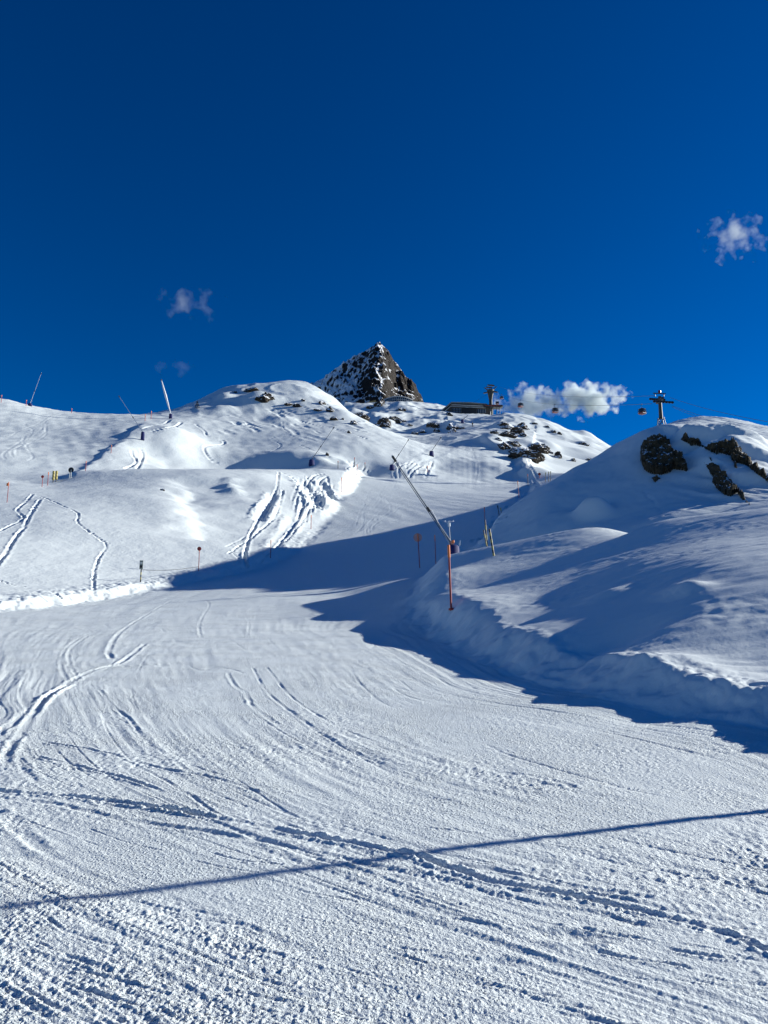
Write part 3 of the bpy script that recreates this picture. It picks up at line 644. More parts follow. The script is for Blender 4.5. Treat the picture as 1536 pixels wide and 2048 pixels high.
M['rockn']=rock_mat('mossy_dark_rock',(.008,.007,.005),(.13,.10,.06),snow_lo=.72,snow_hi=.80,sc_=2.2)
M['peak']=rock_mat('summit_rock',(.006,.005,.005),(.034,.023,.016),snow_lo=.47,snow_hi=.55,attr='snow',sc_=.35)
# ------------------------------------------------------------------ the summit
def peak():
    Yr=600.0; sil=[(470,880),(540,815),(600,786),(625,771),(660,744),(690,725),(710,709),(733,699),(744,692.5),(755,691),(766,692.5),(777,703),(792,726),(806,742),(815,760),(826,771),(833,784),(848,806),(862,822),(885,845),(930,900)]
    p=np.array(sil,float); uu,tt=ut(p[:,0],p[:,1]); sxp=uu*Yr; szp=tt*Yr
    xs=np.arange(-105,62,.55); ys=np.arange(455,640,.75); xg,yg=np.meshgrid(xs,ys)
    prof=np.interp(xg,sxp,szp); d=Yr-yg
    # a rib runs down towards the viewer from the top, gullies either side
    xc=-6+.10*d
    base=prof-np.where(d>0,.86*d+.0022*d*d*0,-1.2*d)
    rib=7*np.exp(-((xg-(-4-.06*d))/13)**2)*smooth(d/20)+6*np.exp(-((xg-(24-.05*d))/12)**2)*smooth(d/15)+6*np.exp(-((xg-(-44+.05*d))/14)**2)*smooth(d/25)-5*np.exp(-((xg-(10-.0*d))/7)**2)*smooth(d/20)-6*np.exp(-((xg-(-24+.1*d))/8)**2)*smooth(d/20)
    n=lambda l,s:pn(xg/l,yg/(l*1.1),s)
    w=smooth((d+3)/10)
    rd=lambda l,s:1-np.abs(pn((xg+.35*yg)/l,(yg-.2*xg)/(l*1.6),s))*1.6
    z=base+w*(rib+6*(rd(26,901)-.5)+3.6*(rd(11,902)-.5)+2.2*(rd(5,903)-.5)+1.1*n(2.6,904)+.6*n(1.3,905))+(1-w)*(.8*n(5,906)+.5*n(2,907))
    # ledges: partly stepped heights, dipping to the right
    for st,tilt,amt,sd_ in ((7.5,.55,.45,921),(4.1,-.35,.35,923),(2.2,.15,.3,925)):
        wp=tilt*xg+5*pn(xg/17,yg/17,sd_)+2.5*pn(xg/6,yg/7,sd_+1); q=z+wp; f=q/st-np.floor(q/st); z2=(np.floor(q/st)+smooth((f-.3)/.4))*st-wp
        a_=amt*w*np.clip(.6+1.3*pn(xg/14,yg/14,sd_+50),0,1.2); z=z*(1-a_)+z2*a_
    z-=smooth((d-118)/25)*30
    zx=np.gradient(z,xs,axis=1); zy=np.gradient(z,ys,axis=0); nz=1/np.sqrt(1+zx**2+zy**2)
    side=smooth((-xg+2+16*n(20,910)+7*n(8,913)-.10*d)/44)
    sn=nz*.75+.21*side-.10*smooth((xg-2)/20)+.20*n(9,911)+.20*n(3.5,912)+.10*n(1.7,914)-.16*smooth((d-70)/40)*smooth((-xg-8)/15)*smooth((xg+48)/10)+.10*(zx<-.3)*.5
    sn=sn+.015+.06*smooth((-xg-10)/25)
    V=np.stack([xg,yg,z],-1).reshape(-1,3); nr,nc=xg.shape; id_=np.arange(nr*nc).reshape(nr,nc)
    Q=np.stack([id_[:-1,:-1],id_[:-1,1:],id_[1:,1:],id_[1:,:-1]],-1).reshape(-1,4)
    me=bpy.data.meshes.new('summit_peak'); me.vertices.add(len(V)); me.vertices.foreach_set('co',V.ravel()); me.loops.add(Q.size); me.loops.foreach_set('vertex_index',Q.ravel().astype(np.int32))
    me.polygons.add(len(Q)); me.polygons.foreach_set('loop_start',np.arange(0,Q.size,4,dtype=np.int32)); me.polygons.foreach_set('use_smooth',np.ones(len(Q),bool)); me.update(calc_edges=True)
    a=me.attributes.new('snow','FLOAT','POINT'); a.data.foreach_set('value',sn.ravel())
    me.materials.append(M['peak']); o=bpy.data.objects.new('summit_peak',me); link(o); tag(o,kind='structure')
    return lambda x,y: float(z[int(round((y-ys[0])/.75)),int(round((x-xs[0])/.55))])
peak_z=peak()
# ------------------------------------------------------------------ rocks
def ico(sub):
    t=(1+5**.5)/2; v=[Vector(p).normalized() for p in ((-1,t,0),(1,t,0),(-1,-t,0),(1,-t,0),(0,-1,t),(0,1,t),(0,-1,-t),(0,1,-t),(t,0,-1),(t,0,1),(-t,0,-1),(-t,0,1))]
    f=[(0,11,5),(0,5,1),(0,1,7),(0,7,10),(0,10,11),(1,5,9),(5,11,4),(11,10,2),(10,7,6),(7,1,8),(3,9,4),(3,4,2),(3,2,6),(3,6,8),(3,8,9),(4,9,5),(2,4,11),(6,2,10),(8,6,7),(9,8,1)]
    for _ in range(sub):
        c={};g=[]
        def mid(a,b):
            k=(min(a,b),max(a,b))
            if k not in c: c[k]=len(v); v.append(((v[a]+v[b])/2).normalized())
            return c[k]
        for a,b,d in f: x,y,z=mid(a,b),mid(b,d),mid(d,a); g+=[(a,x,z),(b,y,x),(d,z,y),(x,y,z)]
        f=g
    return v,f
IV,IF=ico(4); IVs,IFs=ico(3)
def rock(px,py,w,h,label,group,ymin,m_='rock',depth=None,seed=0):
    x,y,z=hit(px,py+h*.35,ymin); s_=y/F; W_,H_=w*s_*.62,h*s_*.60; D_=max(W_,H_)*.8
    r=random.Random(seed*7+int(px)); V0,F0=(IV,IF) if w>16 else (IVs,IFs); pl_=[]
    for k in range(13):
        n_=Vector((r.gauss(0,1),r.gauss(0,1),r.gauss(0,.8))).normalized(); pl_.append((n_,r.uniform(.55,.85)))
    off=Vector((r.uniform(0,99),r.uniform(0,99),0)); vs_=[]
    for p in V0:
        q=p.copy()
        for n_,d_ in pl_:
            e=q.dot(n_)-d_
            if e>0: q-=n_*e
        q*=1+.26*mnoise.noise(p*1.7+off)+.14*mnoise.noise(p*4+off)+.07*mnoise.noise(p*9+off)
        vs_.append((q.x*W_*1.35,q.y*D_*1.35,q.z*H_*1.3))
    b=MB(); b.add(vs_,F0); o=b.build('rock_outcrop',M[m_],smooth=True,loc=(x,y+D_*.5,z+H_*.12),rz=0)
    o.data.set_sharp_from_angle(angle=math.radians(30)); tag(o,label,'rock',group); return o
ORD=['leftmost','second from left','third from left','fourth from left','fifth from left','sixth from left','seventh from left','eighth from left','ninth from left','tenth from left','eleventh from left','twelfth from left','thirteenth from left','fourteenth from left','fifteenth from left','sixteenth from left','seventeenth from left','eighteenth from left','nineteenth from left','twentieth from left','twenty-first from left','twenty-second from left']
def rocks(lst,where,group,ymin):
    lst=sorted(lst); big=sorted(range(len(lst)),key=lambda i:-lst[i][2]*lst[i][3])[:3]
    for i,(px,py,w,h) in enumerate(lst):
        size='large ' if i in big else ('small ' if w*h<110 else '')
        shape='squat' if w>1.7*h else ('upright' if h>w else 'blocky')
        rock(px,py,w,h,'%s%s dark rock on %s, %s of them'%(size,shape,where,ORD[i]),group,ymin,seed=i)
rocks([(500,779,26,12),(527,793,26,25),(575,808,14,8),(595,810,14,12),(606,800,8,7),(635,819,12,9),(643,805,12,10),(661,819,14,14),(666,837,12,10),(685,837,8,6),(707,845,14,9),(698,864,6,7),(655,908,5,9),(468,783,9,6)],'the rounded middle hill','rocks on the middle hill',125)
rocks([(718,834,32,18),(742,814,14,9),(767,844,24,24),(803,841,19,13),(787,837,18,11),(800,818,14,9),(867,849,20,13),(873,860,14,9),(906,852,18,20),(846,862,15,11),(898,828,16,10),(905,866,12,13),(761,806,17,13),(829,866,15,7),(820,850,8,6),(925,856,7,6)],'the slope under the summit','rocks under the summit',250)
rocks([(990,862,13,15),(1006,847,15,9),(1016,854,17,13),(1014,868,26,15),(1034,861,21,17),(1046,852,19,15),(1047,869,11,9),(998,878,11,9),(1011,890,20,15),(1027,886,26,13),(1029,898,20,13),(1053,904,46,28),(1081,894,32,23),(1102,904,9,7),(1118,910,12,17),(1146,920,9,8),(1178,919,12,8),(1165,888,18,7),(1107,862,10,9),(1118,866,8,7),(1068,846,9,6),(1092,853,9,5)],'the knoll right of the run','rocks on the knoll right of the run',170)
o=rock(324,979,6,6,'tiny lone stone poking from the snow bank below the path','rocks on the middle hill',50,seed=3); del o['group']
# bare patches on the right hill, built as rough slabs over the snow surface
def inside(poly,x,y):
    c=np.zeros(x.shape,bool); n=len(poly); j=n-1
    for i in range(n):
        xi,yi=poly[i]; xj,yj=poly[j]; c^=((yi>y)!=(yj>y))&(x<(xj-xi)*(y-yi)/(yj-yi+1e-9)+xi); j=i
    return c
def pdist(poly,x,y):
    d=np.full(x.shape,1e9); n=len(poly)
    for i in range(n):
        ax,ay=poly[i]; bx,by=poly[(i+1)%n]; L2=(bx-ax)**2+(by-ay)**2+1e-9
        t=np.clip(((x-ax)*(bx-ax)+(y-ay)*(by-ay))/L2,0,1); d=np.minimum(d,np.hypot(x-ax-t*(bx-ax),y-ay-t*(by-ay)))
    return d
def patch(poly,label,hgt=.42,step=1.1,seed=0,ymin=36):
    P_=np.array(poly,float); x0,y0=P_.min(0)-3; x1,y1=P_.max(0)+3
    gx=np.arange(x0,x1,step); gy=np.arange(y0,y1,step); xx,yy=np.meshgrid(gx,gy)
    d=pdist(poly,xx,yy)*np.where(inside(poly,xx,yy),1,-1)+1.6*pn(xx/5,yy/5,seed)+1.3*pn(xx/2.3,yy/2.3,seed+1)+1.0*pn(xx/1.2,yy/1.2,seed+6)
    keep=d>-.8; V=np.zeros(xx.shape+(3,))
    for i in range(xx.shape[0]):
        for j in range(xx.shape[1]):
            if keep[i,j]: V[i,j]=hit(xx[i,j],yy[i,j],ymin)
    wx,wy,wz=V[...,0],V[...,1],V[...,2]
    ht=hgt*(smooth((d+.8)/5)*.8)+smooth((d)/3)*(.42*(1-np.abs(pn(wx/.9,wz/.55,seed+2))*2)+.16*pn(wx/.35,wz/.3,seed+3)+.09*pn(wx/.16,wz/.14,seed+7))-.10
    V[...,1]-=ht*.75; V[...,2]+=ht*.5; V[...,0]-=ht*.25
    idm=-np.ones(xx.shape,int); idm[keep]=np.arange(keep.sum()); f=[]
    for i in range(xx.shape[0]-1):
        for j in range(xx.shape[1]-1):
            q=(idm[i,j],idm[i,j+1],idm[i+1,j+1],idm[i+1,j])
            if min(q)>=0:
                ys_=[V[a,b,1] for a,b in ((i,j),(i,j+1),(i+1,j+1),(i+1,j))]
                if max(ys_)-min(ys_)<3: f.append(q[::-1])
    b=MB(); b.v=[tuple(p) for p in V[keep]]; b.f=f; o=b.build('rock_outcrop',M['rockn'],smooth=True); o.data.set_sharp_from_angle(angle=math.radians(28))
    tag(o,label,'rock','bare rock showing on the right hill'); return o
patch([(1280,902),(1290,888),(1306,879),(1325,880),(1342,887),(1340,900),(1354,914),(1365,914),(1372,930),(1377,942),(1365,942),(1347,938),(1340,946),(1322,950),(1310,949),(1300,948),(1289,940),(1281,925)],'large rounded dark rock face left on the right hill',.7,seed=1)
patch([(1302,956),(1312,953),(1324,957),(1315,962),(1310,966)],'small dark rock just below the large rounded rock face',.2,seed=2)
patch([(1358,877),(1372,875),(1398,884),(1401,889),(1435,893),(1448,889),(1460,888),(1463,878),(1472,887),(1484,906),(1493,917),(1504,928),(1521,942),(1540,955),(1548,972),(1532,962),(1516,950),(1493,932),(1480,928),(1465,925),(1460,912),(1440,906),(1433,909),(1414,900),(1398,892),(1382,892)],'long dark rock band running down right from the hill top',.5,seed=3)
patch([(1407,925),(1428,936),(1447,948),(1470,975),(1484,989),(1495,1003),(1500,1010),(1481,998),(1474,986),(1460,994),(1448,990),(1435,980),(1424,966),(1426,956),(1416,940)],'slanting dark rock rib low on the right hill',.45,seed=4)
patch([(1417,911),(1423,918),(1428,930),(1422,925)],'sliver of dark rock between the two long rock bands',.15,seed=5)
patch([(1467,925),(1474,929),(1476,941),(1468,935)],'small dark rock hanging under the long rock band',.15,seed=6)
# ------------------------------------------------------------------ poles and signs
def P3(px,py,Yd): u,t=ut(px,py); return (float(u)*Yd,Yd,float(t)*Yd)
def place(px,py,ymin=2.0,Yd=None):
    if Yd is None: return hit(px,py,ymin)
    u,t=ut(px,py); x=float(u)*Yd; return (x,Yd,ground(x,Yd))
def hgt(px,ytop,base): return float(ut(px,ytop)[1])*base[1]-base[2]
def marker(px,yt,yb,label,kind='plain',lean=0,ymin=2.0,Yd=None,r=None,cols=('dred','orange'),group='red marker poles beside the runs',cat='marker pole'):
    b=place(px,yb,ymin,Yd); h=hgt(px+lean,yt,b); top=(lean/F*b[1],0,h); r=r or max(.022,b[1]*.00042)
    t=empty('marker_pole',b,label,cat,group)
    mid=tuple(c*.80 for c in top); mb=MB().tube((0,0,-.3),mid,r,r,10); mb.build('shaft',M[cols[0]],t,True)
    MB().tube(mid,top,r*1.25,r*1.25,10).build('top_band',M[cols[1]],t,True)
    if kind=='disc':
        R=max(.13,r*4.5); MB().disc((top[0],-r*1.8,top[2]-R*.9),R,r,22).build('disc',M['red'],t,True)
    if kind=='plate':
        MB().box((top[0]-r*2,-r*1.6,top[2]-.25*h*.5),(r*7,r*.8,h*.14)).build('plate',M['orange'],t)
    return t
G='red marker poles beside the runs'
t=marker(903,1090,1219,'tall red pole with orange top standing on the mound in front',lean=-4,ymin=10,r=.030)
MB().lathe([(.085,-.02),(.085,.02),(.04,.05)],14).build('foot_plate',M['red'],t,True)
t=marker(840,1068,1136,'leaning red pole with round orange disc at the mound edge',lean=-4,ymin=20,r=.028)
Rr=.26; tp=[c for c in t.children if c.name.startswith('top_band')][0]
b0=t.location; hh=hgt(836,1068,b0)
MB().disc((-4/F*b0[1],.05,hh-.20),Rr,.015,26).build('disc',mat('pale_red_disc',(.52,.30,.29),.5),t,True)
marker(872,1070,1114,'thin red pole between the disc pole and the blue lance base',lean=-2,Yd=44,ymin=20)
marker(971,1014,1043,'red topped pole in shade above the yellow and black poles',lean=-2,Yd=60)
marker(1038,962,990,'dark red pole standing in the shaded edge of the run',lean=-2,Yd=92)
marker(397,1094,1142,'red pole with round disc at the left bank lip','disc',ymin=40)
marker(541,1080,1116,'red pole beside the deep tracks at the bank foot',ymin=50)
marker(622,1030,1058,'red pole above the bank edge, right of the deep tracks',ymin=60)
marker(684,955,985,'slightly leaning red pole near the top of the bank edge',lean=-1,ymin=90)
marker(14,964,1005,'red pole with pink plate at the far left edge','plate',ymin=50)
marker(84,951,974,'red pole with small round disc, left of the yellow boards','disc',ymin=75)
marker(95,944,971,'plain red pole just left of the yellow boards',ymin=75)
marker(171,922,942,'red pole beside the bright snow berm',ymin=90)
marker(222,890,906,'faint red pole half way up the snow berm',ymin=110)
marker(52,800,812,'red pole at the foot of the skyline snow lance',ymin=150)
marker(2,790,806,'red pole on the skyline at the far left',ymin=150)
marker(143,817,826,'stubby red pole alone on the left skyline',ymin=150)
marker(290,829,842,'red pole at the top of the snow berm',ymin=140)
marker(302,822,838,'red pole right of the berm top near the white lance',ymin=140)
marker(676,922,937,'dark thin pole above the track crossing, leftmost of four',cols=('steel','red'),ymin=100)
marker(709,915,934,'dark thin pole, second of four along the path edge',cols=('steel','red'),ymin=100)
marker(714,929,951,'red thin pole, third of four along the path edge',ymin=100)
marker(730,925,940,'short dark pole, rightmost of four along the path edge',cols=('steel','red'),ymin=100)
marker(855,932,944,'small red pole beside the churned snow left of the upper run',ymin=120)
marker(1079,946,956,'small pole with red disc at the foot of the lit slope','disc',ymin=100)
marker(1056,948,972,'thin pole beside the lit slope right of the upper run',cols=('steel','red'),ymin=100)
# slalom-striped yellow and black poles
def striped(px,yt,yb,lean,label,Yd=None,ymin=10,r=.04):
    b=place(px,yb,ymin,Yd); h=hgt(px+lean,yt,b); t=empty('striped_pole',b,label,'pole','yellow and black striped poles')
    n=9; A_=Vector((0,0,-.2)); B_=Vector((lean/F*b[1],0,h))
    for k in range(n):
        MB().tube(A_.lerp(B_,k/n),A_.lerp(B_,(k+1)/n),r*(1+.1*(k%2)),r*(1+.1*(k%2)),10).build('stripe',M['yellow' if k%2 else 'black'],t,True)
striped(989,1058,1111,-9,'leaning yellow and black striped pole on the mound crest',ymin=20,r=.042)
striped(977,1040,1080,-6,'thinner striped pole behind the one on the mound crest',Yd=42,r=.04)
striped(980,1060,1098,-12,'faded striped pole leaning left in the shade',Yd=41,r=.035)
for k,(px,py) in enumerate([(1000,1040),(1004,1031),(1014,1024),(1026,1012),(1030,1006),(1050,992)]):
    b=place(px,py,Yd=56+k*3.2); t=empty('fence_post',b,'short dark fence post, %s along the shaded hill edge'%['lowest','second','third','fourth','fifth','highest'][k],'fence post','short dark posts along the hill edge')
    MB().tube((0,0,-.3),(-.12+.05*k,0,.55),.035,.03,8).build('shaft',M['black'],t,True); MB().tube((-.12+.05*k,0,.55),(-.15+.06*k,0,.8),.045,.045,8).build('cap',M['yellow' if k%2 else 'black'],t,True)
for k,(px,py) in enumerate([(1090,952),(1096,950),(1100,948)]):
    b=place(px,py,Yd=112); t=empty('fence_post',b,'%s of three posts where the hill edge meets the lit slope'%['left','middle','right'][k],'fence post','three posts at the shaded corner')
    MB().tube((0,0,-.3),(.1,0,1.2),.05,.04,8).build('shaft',M['black'],t,True); MB().tube((.1,0,1.2),(.12,0,1.5),.06,.06,8).build('cap',M['yellow'],t,True)
# round sign seen from behind, on two posts
b=place(141,956,80); sc1_=b[1]/F; t=empty('round_sign',b,'black backed round sign on two pale posts above the bank','sign')
H1=hgt(141,940,b); 
MB().disc((0,0,H1),5.6*sc1_,.04,28).build('disc',M['black'],t,True)
for dx,rr in ((.8,.05),(-3.2,.035)): MB().tube((dx*sc1_,-.06 if dx>0 else .06,-.4),(dx*sc1_,-.06 if dx>0 else .06,H1+.5*sc1_),rr,rr,8).build('post',M['signw'],t,True)
# two yellow boards on posts
for px,k in ((106,0),(112,1)):
    b=place(px,965-k*1.5,80); t=empty('padded_post',b,'yellow and black padded post, %s one of the pair'%('left' if k==0 else 'right'),'padded post','pair of yellow padded posts')
    H1=hgt(px,942,b); MB().tube((0,0,-.3),(0,0,H1),.06,.05,8).build('shaft',M['black'],t,True)
    for q in range(3): MB().lathe([(.12,0),(.15,.03),(.15,.33),(.12,.36)],10,(0,0,H1*.2+q*H1*.27)).build('pad',M['yellow'],t,True)
# direction sign by the bank
b=place(281,1164,40); H1=hgt(281,1120,b); s1=b[1]/F; t=empty('run_sign',b,'small grey-green sign board on a striped post at the bank','sign')
for q in range(5): MB().tube((0,0,H1*.55*q/5-.1*(q==0)),(0,0,H1*.55*(q+1)/5),.035,.035,8).build('post_stripe',M['yellow' if q%2 else 'black'],t,True)
MB().box((0,-.02,H1*.78),(7*s1,.03,H1*.40),bev=.01).build('board',mat('faded_sign_board',(.22,.25,.22),.6),t)
MB().box((0,-.045,H1*.86),(4.6*s1,.01,H1*.10)).build('upper_panel',M['signw'],t)
MB().box((0,-.045,H1*.70),(4.6*s1,.01,H1*.12)).build('lower_panel',M['black'],t)
MB().tube((0,.03,H1*.5),(0,.03,H1*.95),.03,.03,8).build('post',M['steel'],t,True)
def cable(name,A_,B_,sag,r,label,cat,n=24,group=None,m_='rope'):
    A_=Vector(A_);B_=Vector(B_); pts=[A_.lerp(B_,k/n)-Vector((0,0,sag*4*(k/n)*(1-k/n))) for k in range(n+1)]
    o=MB().path(pts,r,6).build(name,M[m_],smooth=True); tag(o,label,cat,group); return o
bb=place(397,1141,40); cable('barrier_rope',(b[0],b[1],b[2]+H1*.55),(bb[0],bb[1],bb[2]+.25),.10,.014,'thin rope from the sign board to the disc pole','rope')
# weather mast behind the near lance
# ------------------------------------------------------------------ snow lances
def lance(px,py,tx,ty,label,bw=.75,bh=1.15,Yd=None,ymin=2.0,m_='alu',r=.055,flare=False,detail=False,dy=0.0,group='snow making lances beside the runs',base_top=None):
    b=place(px,py,ymin,Yd); t=empty('snow_lance',b,label,'snow lance',group)
    k=b[1]/F
    top=Vector((float(ut(tx,ty)[0])*(b[1]+dy)-b[0],dy,float(ut(tx,ty)[1])*(b[1]+dy)-b[2])); a=Vector((0,0,bh*.85)); d=(top-a).normalized(); Lh=(top-a).length
    MB().box((0,0,bh*.42),(bw,bw*.8,bh*.95),rz=.3,bev=.09,taper=.85).build('base_cover',M['blue'],t,True)
    for sgn in (-1,1): MB().box((sgn*bw*.3,0,-.15),(bw*.25,bw*.6,.5),rz=.3).build('foot',M['blue'],t)
    j=a+d*Lh*.42
    MB().tube(a-d*.25,j,r*1.15,r,12).build('lower_tube',M[m_],t,True)
    if flare:
        q=a+d*Lh*.55; MB().tube(j-d*Lh*.40,q,r*1.2,r*3.0,12,False).tube(q,top,r*3.0,r*1.3,12).build('upper_tube',M[m_],t,True)
    else: MB().tube(j,top,r*.85,r*.7,12).build('upper_tube',M[m_],t,True)
    MB().tube(j-d*.14,j+d*.14,r*1.6,r*1.6,12).build('coupling',M['steel'],t,True)
    hd=MB().tube(top-d*.10,top+d*.25,r*1.5,r*1.7,12).build('nozzle_head',M['steel'],t,True)
    MB().tube(top+d*.25,top+d*.31,r*1.2,r*.8,12).build('nozzle_cap',M['alu'],hd,True)
    if detail:
        n_=d.cross(Vector((0,1,0))).normalized()
        MB().tube(a+Vector((0,-.05,-.3)),a+d*Lh*.40+n_*-.10,.022,.022,8).build('lift_strut',M['alu'],t,True)
        MB().tube(a+n_*.09,top+n_*.085,.016,.014,8).build('air_hose',M['steel'],t,True)
        MB().box((-.03,-.30,bh*1.02),(.13,.08,.16),bev=.03).build('control_box',M['orange'],t)
        MB().disc((-.05,-.02,bh*1.0),.12,.18,16,(0,1,0)).build('pivot_drum',mat('worn_pink_drum',(.45,.25,.2),.5),t,True)
        MB().box((.33,-.25,bh*.95),(.06,.03,.28),tilt=(0,.15)).build('warning_label',M['white'],t)
        for sgn in (-1,1): MB().box((sgn*.27,0,.0),(.16,.5,.8),bev=.04,tilt=(0,-sgn*.12)).build('leg_pad',M['blue'],t,True)
    return t
near=lance(907,1110,790,920,'nearest snow lance with navy padded base behind the mound',.62,1.12,Yd=40.5,r=.042,detail=True,m_='galv')
b=near.location; wt=empty('wind_sensor',(b[0]-.05,b[1]+.5,ground(b[0]-.05,b[1]+.5)),'white wind sensor on a thin mast behind the nearest lance','wind sensor')
hz=hgt(901,1050,wt.location); MB().tube((0,0,0),(-.12,0,hz),.025,.02,8).build('mast',M['signw'],wt,True); MB().box((-.12,0,hz+.06),(.14,.12,.34),bev=.03).build('housing',M['white'],wt); MB().tube((-.34,0,hz+.15),(.10,0,hz+.2),.02,.02,8).build('cross_bar',M['white'],wt,True)
for q in (-.34,.10): MB().lathe([(.03,0),(.06,.04),(.03,.08)],8,(q,0,hz+.17)).build('cup',M['white'],wt,True)
lance(623,931,667,856,'snow lance leaning right on the path below the middle hill',.95,1.2,ymin=100,m_='galv')
lance(784,940,816,881,'snow lance leaning right behind the tip of the nearest lance',.85,1.15,ymin=110,m_='galv')
lance(863,912,881,876,'snow lance at the left edge of the steep upper run',.9,1.2,ymin=120,m_='galv')
lance(925,846,934,832,'tiny far snow lance just below the lift station',1.2,1.6,ymin=260,m_='galv',r=.1)
lance(285,880,239,794,'snow lance leaning left over the bright berm',.7,1.7,ymin=110)
lance(341,837,323,761,'bright white flared snow lance on the left skyline',.8,1.2,ymin=140,flare=True,m_='white',r=.085)
lance(60,812,82,748,'thin snow lance leaning right on the far left skyline',.9,.7,ymin=150)
# added mast, out of view at the right, to throw the long foreground shadow
bx,by=6.55,6.98; o=empty('added_shadow_mast',(bx,by,ground(bx,by)),'added slender steel mast outside the picture, throwing the long foreground shadow','mast')
topv=Vector((sd.x,sd.y,0))*-.5+Vector((0,0,7.5)); j=topv*.45
MB().tube((0,0,-.4),j,.040,.034,14).build('lower_tube',M['galv'],o,True); MB().tube(j,topv,.028,.024,14).build('upper_tube',M['galv'],o,True); MB().tube(j*.985,j*1.015,.042,.042,14).build('coupling',M['steel'],o,True)
MB().lathe([(.12,-.05),(.12,.03),(.05,.08)],14).build('foot_plate',M['galv'],o,True)
# ------------------------------------------------------------------ lift: towers, ropes, cabins
T1=P3(1323,852,150); gz=T1[2]-9.0; t1=empty('lift_tower',(T1[0],150,gz),'lift tower with two crossarms behind the right hill','lift tower'); k1=150/F
zt=lambda py:float(ut(1323,py)[1])*150-gz
R_=Matrix.Rotation(-.10,3,'Y')
MB().tube((0,0,zt(838)),(0,0,zt(793)),.40,.32,16).build('mast',M['conc'],t1,True)
zb=zt(838)
for sx_ in (-1,1):
    for sy_ in (-1,1): MB().tube((sx_*2.3,sy_*1.6,-1),(sx_*.45,sy_*.35,zb+.3),.11,.09,6).build('leg',M['steel'],t1)
lat=MB()
for q in range(5):
    f0,f1=q/5,(q+1)/5; w0,w1=2.3+(.45-2.3)*f0,2.3+(.45-2.3)*f1; z0,z1=zb*f0,zb*f1
    for sy_ in (-1,1):
        lat.tube((-w0,sy_*1.6*(1-f0)+sy_*.3*f0,z0),(w1,sy_*1.6*(1-f1)+sy_*.3*f1,z1),.05,n=5); lat.tube((w0,sy_*1.6*(1-f0)+sy_*.3*f0,z0),(-w1,sy_*1.6*(1-f1)+sy_*.3*f1,z1),.05,n=5)
lat.build('lattice_bracing',M['steel'],t1)
def sheaves(cx,cy,cz,Lx,slope,parent,k_):
    s_=MB().box((cx,cy,cz),(Lx,.35,.28),tilt=(0,slope)).build('sheave_beam',M['steel'],parent)
    for q in range(7):
        e=(q/6-.5)*Lx*.94; MB().disc((cx+e*math.cos(slope),cy-.25,cz-e*math.sin(slope)-.12),.26,.12,14).build('sheave',M['black'],s_,True)
    return s_
sheaves(0,-1.6,zt(808.5),40*k1,.055,t1,k1); sheaves(0,1.6,zt(793.5),31*k1,.06,t1,k1)
MB().box((0,0,zt(801)),(.5,3.4,.4)).build('yoke',M['steel'],t1)
MB().box((0,0,zt(787)),(26*k1,.25,.14),tilt=(0,.05)).build('catwalk_rail',M['steel'],t1)
for e in (-9,9): MB().tube((e*k1,0,zt(793)),(e*k1,0,zt(787)),.08,.08,6).build('rail_post',M['steel'],t1)
MB().box((0,-.1,zt(783.5)),(.55,.3,.55),bev=.08).build('warning_ball',M['cabred'],t1)
for e in (-8,9): MB().tube((e*k1,-1,zt(806)),(e*k1*.8,1,zt(795)),.04,.04,5).build('tie_rod',M['steel'],t1)
Y2=430; k2=Y2/F; g2=float(ut(982,832)[1])*Y2; t2=empty('lift_tower',(float(ut(982,826)[0])*Y2,Y2,g2),'forked lift tower beside the station roof','lift tower')
z2=lambda py:float(ut(982,py)[1])*Y2-g2
MB().tube((0,0,-2),(0,0,z2(800)),.9,1.0,12).tube((0,0,z2(800)),(0,0,z2(780)),1.0,2.1,12).build('mast',M['conc'],t2,True)
for (py,w_,dx,s_) in ((772,17,1,.10),(776,15,-3,.12),(784,15,7,.25),(786,15,-9,-.22)):
    MB().box((dx*k2,-.8,z2(py)),(w_*k2*.85,1.0,.55),tilt=(0,s_)).build('sheave_beam',M['steel'],t2)
for a_,b_ in (((-1.2,0,z2(781)),(-3.6,0,z2(775))),((1.2,0,z2(781)),(3.6,0,z2(773))),((1.5,0,z2(784)),(4.2,-.8,z2(785))),((-1.5,0,z2(784)),(-4.2,-.8,z2(787)))): MB().tube(a_,b_,.35,.25,8).build('arm',M['conc'],t2,True)
MB().box((0,0,z2(769.3)),(13*k2,.3,.12)).build('catwalk_rail',M['steel'],t2)
A1=Vector(P3(1001,788.5,Y2)); B1=Vector(P3(1304,807.5,150)); A2=Vector(P3(1001,774.5,Y2)); B2=Vector(P3(1308,791.5,152))
ropes=[('lower haul rope between the two lift towers',A1,B1,2.6),('upper haul rope between the two lift towers',A2,B2,2.2),
 ('thick rope running down right from the tower crossarm',Vector(P3(1344,811.5,149)),Vector(P3(1700,900,70)),.6),('second rope just under the thick one, right of the tower',Vector(P3(1344,813.5,150)),Vector(P3(1720,912,70)),.9),
 ('faint upper rope right of the tower top',Vector(P3(1340,795,151)),Vector(P3(1720,870,72)),.8),
 ('guy line from the forked tower down to the station roof',Vector(P3(972,790,Y2)),Vector(P3(935,812,Y2-4)),0.)]
for lb,a_,b_,sg_ in ropes: cable('haul_rope',a_,b_,sg_,.045 if a_.y>200 else .03,lb,'rope',32,'ropes of the gondola lift')
def rope_at(px,a_,b_,sg_):
    best=None
    for q in range(401):
        f=q/400; p=a_.lerp(b_,f)-Vector((0,0,sg_*4*f*(1-f))); x=proj(p.x,p.y,p.z)[0]
        if best is None or abs(x-px)<best[0]: best=(abs(x-px),p)
    return best[1]
